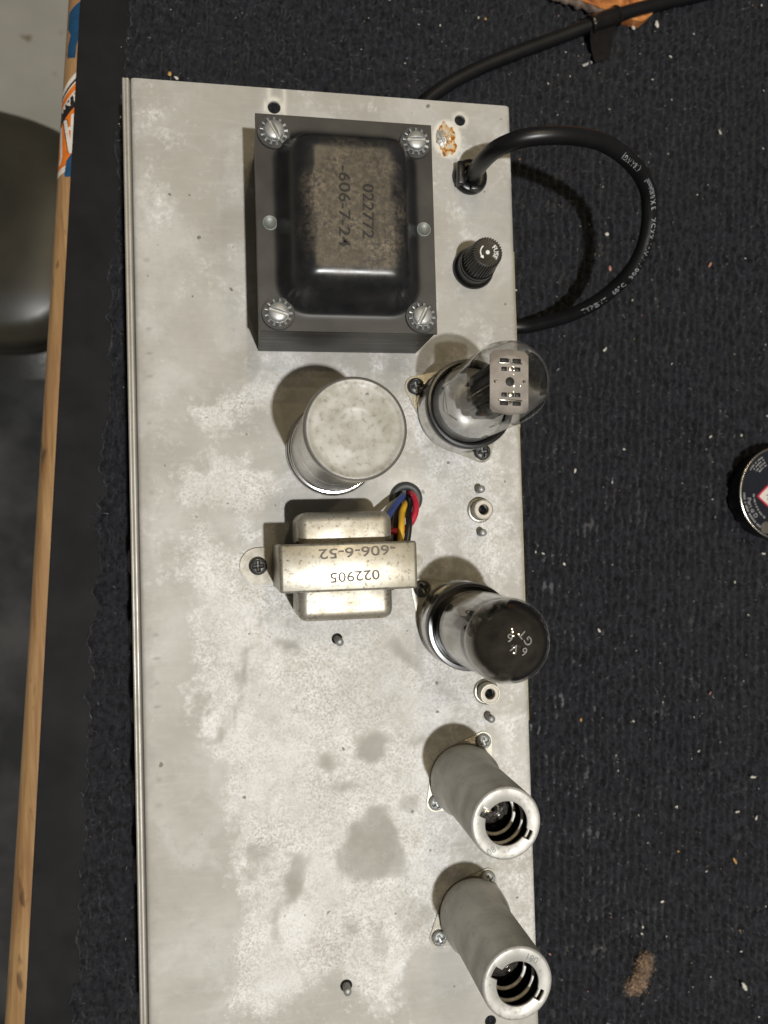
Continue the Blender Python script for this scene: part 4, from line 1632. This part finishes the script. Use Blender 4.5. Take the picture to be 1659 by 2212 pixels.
# ------------------------------------------------------------------ fuse holder
def build_fuse():
    cx, cy = 133.8, -71.9
    t = thing('fuse_holder', 'black fuse holder with ribbed cap marked FUSE', 'fuse holder', (cx, cy, 0))
    mk('body', *lathe([(7.6, 0.05), (8.5, 0.1), (8.65, 0.9), (8.3, 2.0), (7.5, 2.6), (7.35, 4.0), (7.4, 6.2), (7.1, 6.5), (7.35, 6.9), (7.3, 8.6), (6.8, 9.1), (5, 9.1)], 72), 'bakelite', t, sharp=45)
    n = 34
    V, F = [], []
    prof = [(6.75, 8.8), (6.95, 9.3), (6.75, 12), (6.35, 15.5), (6.05, 18.8), (5.95, 19.4), (5.5, 19.5), (5.0, 19.45), (0.01, 19.45)]
    for j in range(n * 6):
        a = 2 * PI * j / (n * 6)
        k = 0.91 + 0.09 * (1 if (j % 6) in (0, 1, 2) else 0)
        for r, z in prof:
            rr = r * (k if r > 5.05 else 1)
            V.append((rr * math.cos(a), rr * math.sin(a), z))
    m = len(prof)
    tot = n * 6
    for j in range(tot):
        q = (j + 1) % tot
        for i in range(m - 1):
            F.append((j * m + i, q * m + i, q * m + i + 1, j * m + i + 1))
    cap = mk('cap', V, F, 'black_plastic', t, sharp=30)
    # white filled lettering
    v, f = text_geo('FUSE', 2.6, 0.0, bold=0.035)
    v = rot2(v, 0, 0, 0)
    R0 = 3.3
    out = v.copy()
    for i in range(len(v)):
        a = -v[i, 0] / 3.6
        r = R0 + v[i, 1]
        out[i, 0], out[i, 1] = r * math.cos(a + 0.06), r * math.sin(a + 0.06)
        out[i, 2] = 19.53
    mk('lettering', out, f, 'ink_white', cap, smooth=False)
    mk('dot', *lathe([(0.85, 19.47), (0.75, 19.6), (0.01, 19.62)], 20), 'ink_white', cap)
    arc = [(2.9 * math.cos(a), 2.9 * math.sin(a)) for a in np.linspace(math.radians(125), math.radians(212), 14)]
    Va, Fa = [], []
    for x, y in arc:
        r = math.hypot(x, y)
        Va += [(x * (r - 0.24) / r, y * (r - 0.24) / r, 19.52), (x * (r + 0.24) / r, y * (r + 0.24) / r, 19.52)]
    for i in range(len(arc) - 1):
        Fa.append((2 * i, 2 * i + 1, 2 * i + 3, 2 * i + 2))
    e = len(Va)
    a = math.radians(212)
    Va += [((2.9 - 0.8) * math.cos(a), (2.9 - 0.8) * math.sin(a), 19.52), ((2.9 + 0.8) * math.cos(a), (2.9 + 0.8) * math.sin(a), 19.52),
           (3.0 * math.cos(a + 0.42), 3.0 * math.sin(a + 0.42), 19.52)]
    Fa.append((e, e + 1, e + 2))
    mk('arrow', Va, Fa, 'ink_white', cap, smooth=False)
    return t


build_fuse()


# ------------------------------------------------------------------ mains cord
CORD = [(134.6, -34.0, -14), (134.4, -34.2, 0), (133.4, -35.3, 9.0), (133.2, -36.0, 19.0), (134.8, -36.1, 28.0), (138.2, -36.1, 34.0), (143.3, -35.6, 37.5), (152.0, -34.8, 39.0), (162.6, -33.6, 37.5),
        (174.6, -32.7, 33.5), (186.6, -33.4, 27.0), (198.6, -35.3, 18.0), (207.8, -39.0, 9.0), (211.8, -45.9, 3.0), (213.0, -53.0, -1.5), (212.4, -60.1, -6.0),
        (209.9, -66.7, -12.0), (205.7, -71.9, -20.0), (199.6, -76.6, -28.0), (191.0, -79.8, -37.0), (180.8, -81.5, -45.0), (171.2, -82.0, -50.0),
        (150, -80.0, -53.4), (136, -68.0, -53.6), (126, -45, -53.6), (122, -18, -53.6), (123, 10, -53.6), (129.3, 25.5, -53.6), (138.1, 33.6, -53.6), (148.1, 40.2, -53.6), (161.5, 47.5, -53.6), (177.3, 54.8, -53.4), (197.5, 63.5, -53.0),
        (215.7, 71.1, -52.0), (229.9, 77.0, -51.5), (244.8, 82.6, -52.0), (269.9, 91.4, -53.3), (310, 104, -53.6), (370, 118, -53.6)]
CR = 3.3


def build_cord():
    t = thing('mains_cable', 'black rubber mains cord looping out of the chassis', 'power cord', (133.5, -34.1, 0))
    ox, oy = 133.5, -34.1
    path = spline([(x - ox, y - oy, z) for x, y, z in CORD], 520)
    mk('cable', *tube(path, CR, 24), 'cord_rubber', t)
    # strain relief bushing
    g = join(lathe([(3.5, 0.02), (7.2, 0.05), (7.35, 0.8), (6.9, 2.2), (6.2, 2.9), (4.2, 3.1), (3.6, 2.8)], 48),
             (lambda v: (np.asarray(v[0]), v[1]))(rbox(3.2, 9.4, 4.6, 0.8, 2, (-4.9, -0.2, 3.4))),
             rbox(5.0, 2.2, 4.2, 0.7, 2, (1.5, -5.6, 2.6)))
    mk('strain_relief', g[0], g[1], 'black_plastic', t, sharp=40)
    # printed legend that follows the cable, reading back toward the bushing
    d = np.concatenate([[0], np.cumsum(np.linalg.norm(np.diff(path, axis=0), axis=1))])
    T = np.gradient(path, axis=0)
    T /= np.linalg.norm(T, axis=1)[:, None]

    def at(s):
        return np.array([np.interp(s, d, path[:, k]) for k in range(3)]), np.array([np.interp(s, d, T[:, k]) for k in range(3)])

    def s_of(x, y):
        lim = d < 190
        i = np.argmin(np.where(lim, np.hypot(path[:, 0] + ox - x, path[:, 1] + oy - y), 1e9))
        return d[i]
    marks = [('TYPE', 194.5, -78.6), ('SVT', 202.5, -74.7), ('60°C', 207.0, -70.4), ('300V', 210.2, -65.6), ('VW-1', 212.2, -59.2), ('KKDK', 212.9, -50.8),
             ('3 X 0.824mm²', 207.0, -39.6), ('(18AWG)', 190.5, -34.0)]
    cam_p = np.array([35.39 - ox, -179.33 - oy, 311.2])
    for s, x, y in marks:
        s0 = s_of(x, y)
        v, f = text_geo(s, 2.9, 0.0, spacing=1.2 if s != '3 X 0.824mm²' else 1.05, bold=0.04)
        out = np.zeros_like(v)
        # roll of the print round the cable
        for i in range(len(v)):
            c, tt = at(s0 - v[i, 0])
            tt = tt / np.linalg.norm(tt)
            up = np.array([0.30, 0.25, 1.0])
            n = up - tt * (up @ tt)
            n /= np.linalg.norm(n)
            inward = np.cross(n, tt)
            yy = c[1] + oy
            roll = np.interp(yy, [-82, -76, -68, -58, -50, -42, -36, -33], [-0.9, -0.55, -0.15, 0.1, 0.25, 0.6, 0.95, 1.1])
            roll = roll + v[i, 1] / CR
            # text 'up' points to the inside of the loop
            out[i] = c + (CR + 0.03) * (math.cos(roll) * n - math.sin(roll) * inward)
        mk('printed_legend', out, f, 'cord_ink', t, smooth=False)
    return t


build_cord()

# black tape band wrapped round the cord, with a flag that stands on the carpet
def build_band():
    t = thing('cable_tie', 'black vinyl tape band wrapped around the cord near the wood scrap', 'cable tie', (222.0, 73.7, CZ))
    a = math.atan2(77.0 - 71.1, 229.9 - 215.7)
    z = -51.7 - CZ
    V, F = [], []
    prof = [(-8.6, 3.5), (-8.2, 4.5), (-7.2, 4.75), (-6.6, 4.3), (-2, 4.35), (4, 4.4), (6.5, 4.35), (7.0, 4.9), (8.0, 4.8), (8.6, 3.5)]
    n = 40
    for i in range(n):
        q = 2 * PI * i / n
        for u, r in prof:
            x, y = u, r * math.cos(q)
            V.append((x * math.cos(a) - y * math.sin(a), x * math.sin(a) + y * math.cos(a), z + r * math.sin(q)))
    m = len(prof)
    for i in range(n):
        j = (i + 1) % n
        for k in range(m - 1):
            F.append((i * m + k, j * m + k, j * m + k + 1, i * m + k + 1))
    mk('wrap', V, F, 'tape_vinyl', t, sharp=40)
    # flag: tapering leaf of tape going down and toward the viewer
    V, F = [], []
    for i, (w, out, zz) in enumerate(((7.6, -3.4, z + 1.0), (7.2, -6.5, z - 1.2), (6.3, -10.5, z - 3.2), (5.0, -14.5, z - 4.6), (4.0, -17.0, z - 5.0))):
        for s in (-1, 1):
            for th in (0.35, -0.35):
                x, y = s * w - out * -0.28, out
                V.append((x * math.cos(a) - y * math.sin(a) - 1.2, x * math.sin(a) + y * math.cos(a), max(zz, 0.9) + th))
    for i in range(4):
        b = 4 * i
        for p, q in ((0, 2), (2, 3), (3, 1), (1, 0)):
            F.append((b + p, b + q, b + 4 + q, b + 4 + p))
    F.append((16, 18, 19, 17))
    mk('flag', V, F, 'tape_vinyl', t, smooth=False)
    v, f = rbox(5.6, 1.3, 0.5, 0.2, 2)
    v = rot2(np.asarray(v), math.degrees(a) + 2, -6.8, -19.5, 1.9)
    mk('adhesive_end', v, f, 'tin_print', t)
    return t


build_band()

# wood scrap at the top edge of the picture
def build_scrap():
    t = thing('wood_scrap', 'orange brown figured wood scrap with bark edge, at the top', 'wood scrap', (236, 96, CZ + 0.5))
    P = [(-46, -4), (-38, -9.5), (-28, -11.5), (-14, -15.0), (-4, -18.2), (2, -19.5), (8, -20.0), (13, -16), (19, -8.5), (26, -5), (40, -2), (60, 8), (58, 60), (-20, 62), (-40, 30)]
    mk('slab', *prism(P, 0.0, 5.5), 'burl_wood', t, smooth=False)
    V = []
    pts = spline([(-54, 4, 2.8), (-46.5, -4.5, 3.0), (-38, -10.0, 3.2), (-28, -12.0, 3.0), (-14, -15.5, 3.0), (-6, -18.4, 2.4)], 60)
    rr = 2.0 + 0.6 * np.sin(np.arange(60) * 0.9) + rng.uniform(-0.5, 0.5, 60)
    mk('bark_edge', *tube(pts, rr, 10), 'bark', t)
    return t


build_scrap()


# round tin at the right edge
def build_tin():
    t = thing('round_tin', 'flat round black tin with silver rim and red diamond logo', 'tin', (307.6, -164.7, CZ))
    H = 12.5
    mk('can_wall', *lathe([(22.6, 0.6), (22.9, 1.2), (22.9, H - 1.2)], 96, cap0=True), 'tin_black', t)
    mk('rim', *lathe([(22.9, H - 1.4), (23.9, H - 1.0), (24.1, H - 0.3), (23.6, H + 0.15), (23.0, H), (22.8, H - 0.7), (22.6, H - 1.0)], 128), 'tin_rim', t)
    lid = mk('lid', *lathe([(22.7, H - 0.9), (22.0, H - 1.0), (0.01, H - 1.0)], 96), 'tin_black', t)
    z = H - 0.96

    def arc_text(s, r, deg0, size, mat, sx=1.0):
        v, f = text_geo(s, size, 0.0)
        v[:, 0] -= v[:, 0].min()
        out = v.copy()
        for i in range(len(v)):
            a = math.radians(deg0) + v[i, 0] * sx / r
            q = r - v[i, 1]
            out[i] = (q * math.cos(a), q * math.sin(a), z)
        mk('print', out, f, mat, lid, smooth=False)
    arc_text('Part # D', 18.6, 186, 3.1, 'tin_print')
    # fine print too small to read: rows of tiny bars
    def bars(r, a0, a1, h):
        V, F = [], []
        a = a0
        rr = random.Random(int(r * 10))
        while a < a1:
            w = rr.uniform(0.5, 1.0) / r
            n = len(V)
            hh = h * rr.uniform(0.7, 1.0)
            for q, b in ((r - hh / 2, a), (r + hh / 2, a), (r + hh / 2, a + w * 0.75), (r - hh / 2, a + w * 0.75)):
                V.append((q * math.cos(b), q * math.sin(b), z))
            F.append((n, n + 1, n + 2, n + 3))
            a += w + (0.05 if rr.random() < 0.18 else 0.012)
        mk('fine_print', V, F, 'tin_print', lid, smooth=False)
    rad = math.radians
    bars(20.9, rad(178), rad(232), 1.2)
    bars(15.6, rad(180), rad(230), 1.0)
    for i, r in enumerate((20.9, 19.4, 17.9, 16.4)):
        bars(r, rad(118), rad(143 - 2 * i), 0.8)
    # diamond badge
    def dia(k, mat, dz):
        c = (-6.2, -1.2)
        P = []
        for ang in (0, 90, 180, 270):
            for d in (-14, 0, 14):
                rr_ = 6.6 * k * (1 if d == 0 else 0.86)
                P.append((c[0] + rr_ * math.cos(rad(ang + d)) * 1.15, c[1] + rr_ * math.sin(rad(ang + d))))
        mk('badge', *prism(P, z + dz, z + dz + 0.03), mat, lid, smooth=False)
    dia(1.0, 'tin_red', 0.01)
    dia(0.84, 'sticker_white', 0.05)
    v, f = text_geo('R', 5.0, 0.0)
    mk('badge_mark', rot2(v, -75, -7.0, -1.4, z + 0.1), f, 'tin_black', lid, smooth=False)
    mk('valve_tab', *prism(circle_pts(-9.5, -17.0, 3.0, 20), z, z + 0.3), 'tin_rim', lid, smooth=False)
    return t


build_tin()

# ------------------------------------------------------------------ crumbs, lint, hair
def chip(sx, sy, sz, seed):
    r = random.Random(seed)
    bm = bmesh.new()
    bmesh.ops.create_icosphere(bm, subdivisions=1, radius=0.5)
    V = [(v.co.x * sx * r.uniform(0.75, 1.2), v.co.y * sy * r.uniform(0.75, 1.2), v.co.z * sz * r.uniform(0.75, 1.2)) for v in bm.verts]
    F = [tuple(v.index for v in f.verts) for f in bm.faces]
    bm.free()
    return np.array(V), F


def scatter():
    parts, mi = [], []
    cm = ['crumb_white', 'crumb_white', 'crumb_white', 'crumb_amber', 'crumb_pink', 'crumb_green']
    nF = []
    for i in range(800):
        x, y = random.uniform(-12, 318), random.uniform(-430, 95)
        if -6 < x < 155 and y < 0:
            if random.random() < 0.9 or True:
                continue
        u = random.random()
        L = 0.30 + 1.3 * u ** 6
        v, f = chip(L * random.uniform(1.0, 2.3), L * 0.8, L * 0.7, i)
        parts.append((rot2(v, random.uniform(0, 180), x, y, CZ + random.uniform(1.0, 1.9)), f))
        k = random.choices([0, 1, 2, 3], [0.86, 0.06, 0.05, 0.03])[0]
        mi += [k] * len(f)
    V, F = join(*parts)
    o = mk('crumbs', V, F, ['crumb_white', 'crumb_amber', 'crumb_pink', 'crumb_green'], smooth=False)
    o.data.polygons.foreach_set('material_index', mi)
    o['kind'] = 'stuff'
    tag(o, 'tiny pale crumbs and chips scattered over the black carpet', 'crumbs')


scatter()


def crumb(x, y, sx, sy, rot, mat, label, seed):
    v, f = chip(sx, sy, min(sx, sy) * 0.8, seed)
    o = mk('chip', rot2(v, rot), f, mat, None, (x, y, CZ + 1.9), smooth=False)
    tag(o, label, 'chip')


for c in ((254.2, 78.0, 2.2, 4.2, 10, 'crumb_white', 'jagged white chip right of the wood scrap', 101),
          (241.0, 75.2, 1.9, 2.6, 40, 'crumb_white', 'small white grain between the tape band and the jagged chip', 102),
          (10.9, 32.6, 1.8, 2.6, -20, 'crumb_amber', 'pale seed-like chip just above the chassis corner', 103),
          (13.8, 30.9, 2.7, 1.5, -35, 'crumb_white', 'cream oblong chip touching the chassis top edge', 104),
          (223.5, -49.5, 1.5, 3.4, 8, 'crumb_pink', 'curled pink shaving inside the cable loop', 105),
          (222.5, -32.1, 2.3, 2.0, 0, 'crumb_white', 'round white bead inside the cable loop', 106),
          (280.0, -349.6, 1.4, 4.2, 30, 'crumb_amber', 'orange grain of debris near the right edge', 107),
          (282.6, -412.6, 2.0, 4.8, 25, 'crumb_white', 'white cylinder-shaped chip in the lower right corner', 108),
          (292.5, -308.4, 4.4, 1.5, 8, 'crumb_white', 'white sliver lying level at the right edge', 109)):
    crumb(*c)


def build_fluff():
    pts = spline([(-5.5, -6.5, 1.8), (-2.5, -5, 2.4), (-0.5, -1, 2.8), (1.2, 3.0, 2.6), (3.0, 6.5, 2.0)], 60)
    n = 5200
    V, F = [], []
    for i in range(n):
        q = rng.beta(0.8, 0.8)
        c = pts[int(q * 59)] + rng.normal(0, 1.0 + 0.9 * abs(math.sin(q * 5.5 + 0.6)), 3) * (1, 1, 0.7)
        c[2] = abs(c[2])
        d = rng.standard_normal(3)
        d /= np.linalg.norm(d)
        s = np.cross(d, rng.standard_normal(3))
        s /= np.linalg.norm(s)
        L = rng.uniform(1.0, 2.8)
        k = len(V)
        w = rng.uniform(0.06, 0.16)
        V += [c - s * w, c + s * w, c + d * L]
        F.append((k, k + 1, k + 2))
    o = mk('lint_clump', V, F, 'fluff', None, (226.6, -397.9, CZ + 0.6), smooth=False)
    tag(o, 'fuzzy brown clump of lint on the carpet, lower right', 'lint')


build_fluff()
h = mk('hair_strand', *tube(spline([(0, 0, 0), (2.2, -6, 0.6), (2.6, -11, 0.4), (-0.4, -19, 0.2), (0.2, -24, 0)], 50), 0.07, 5), 'hair', None, (154.0, -255, CZ + 3.0))
tag(h, 'thin pale hair lying on the carpet beside the chassis edge', 'hair')
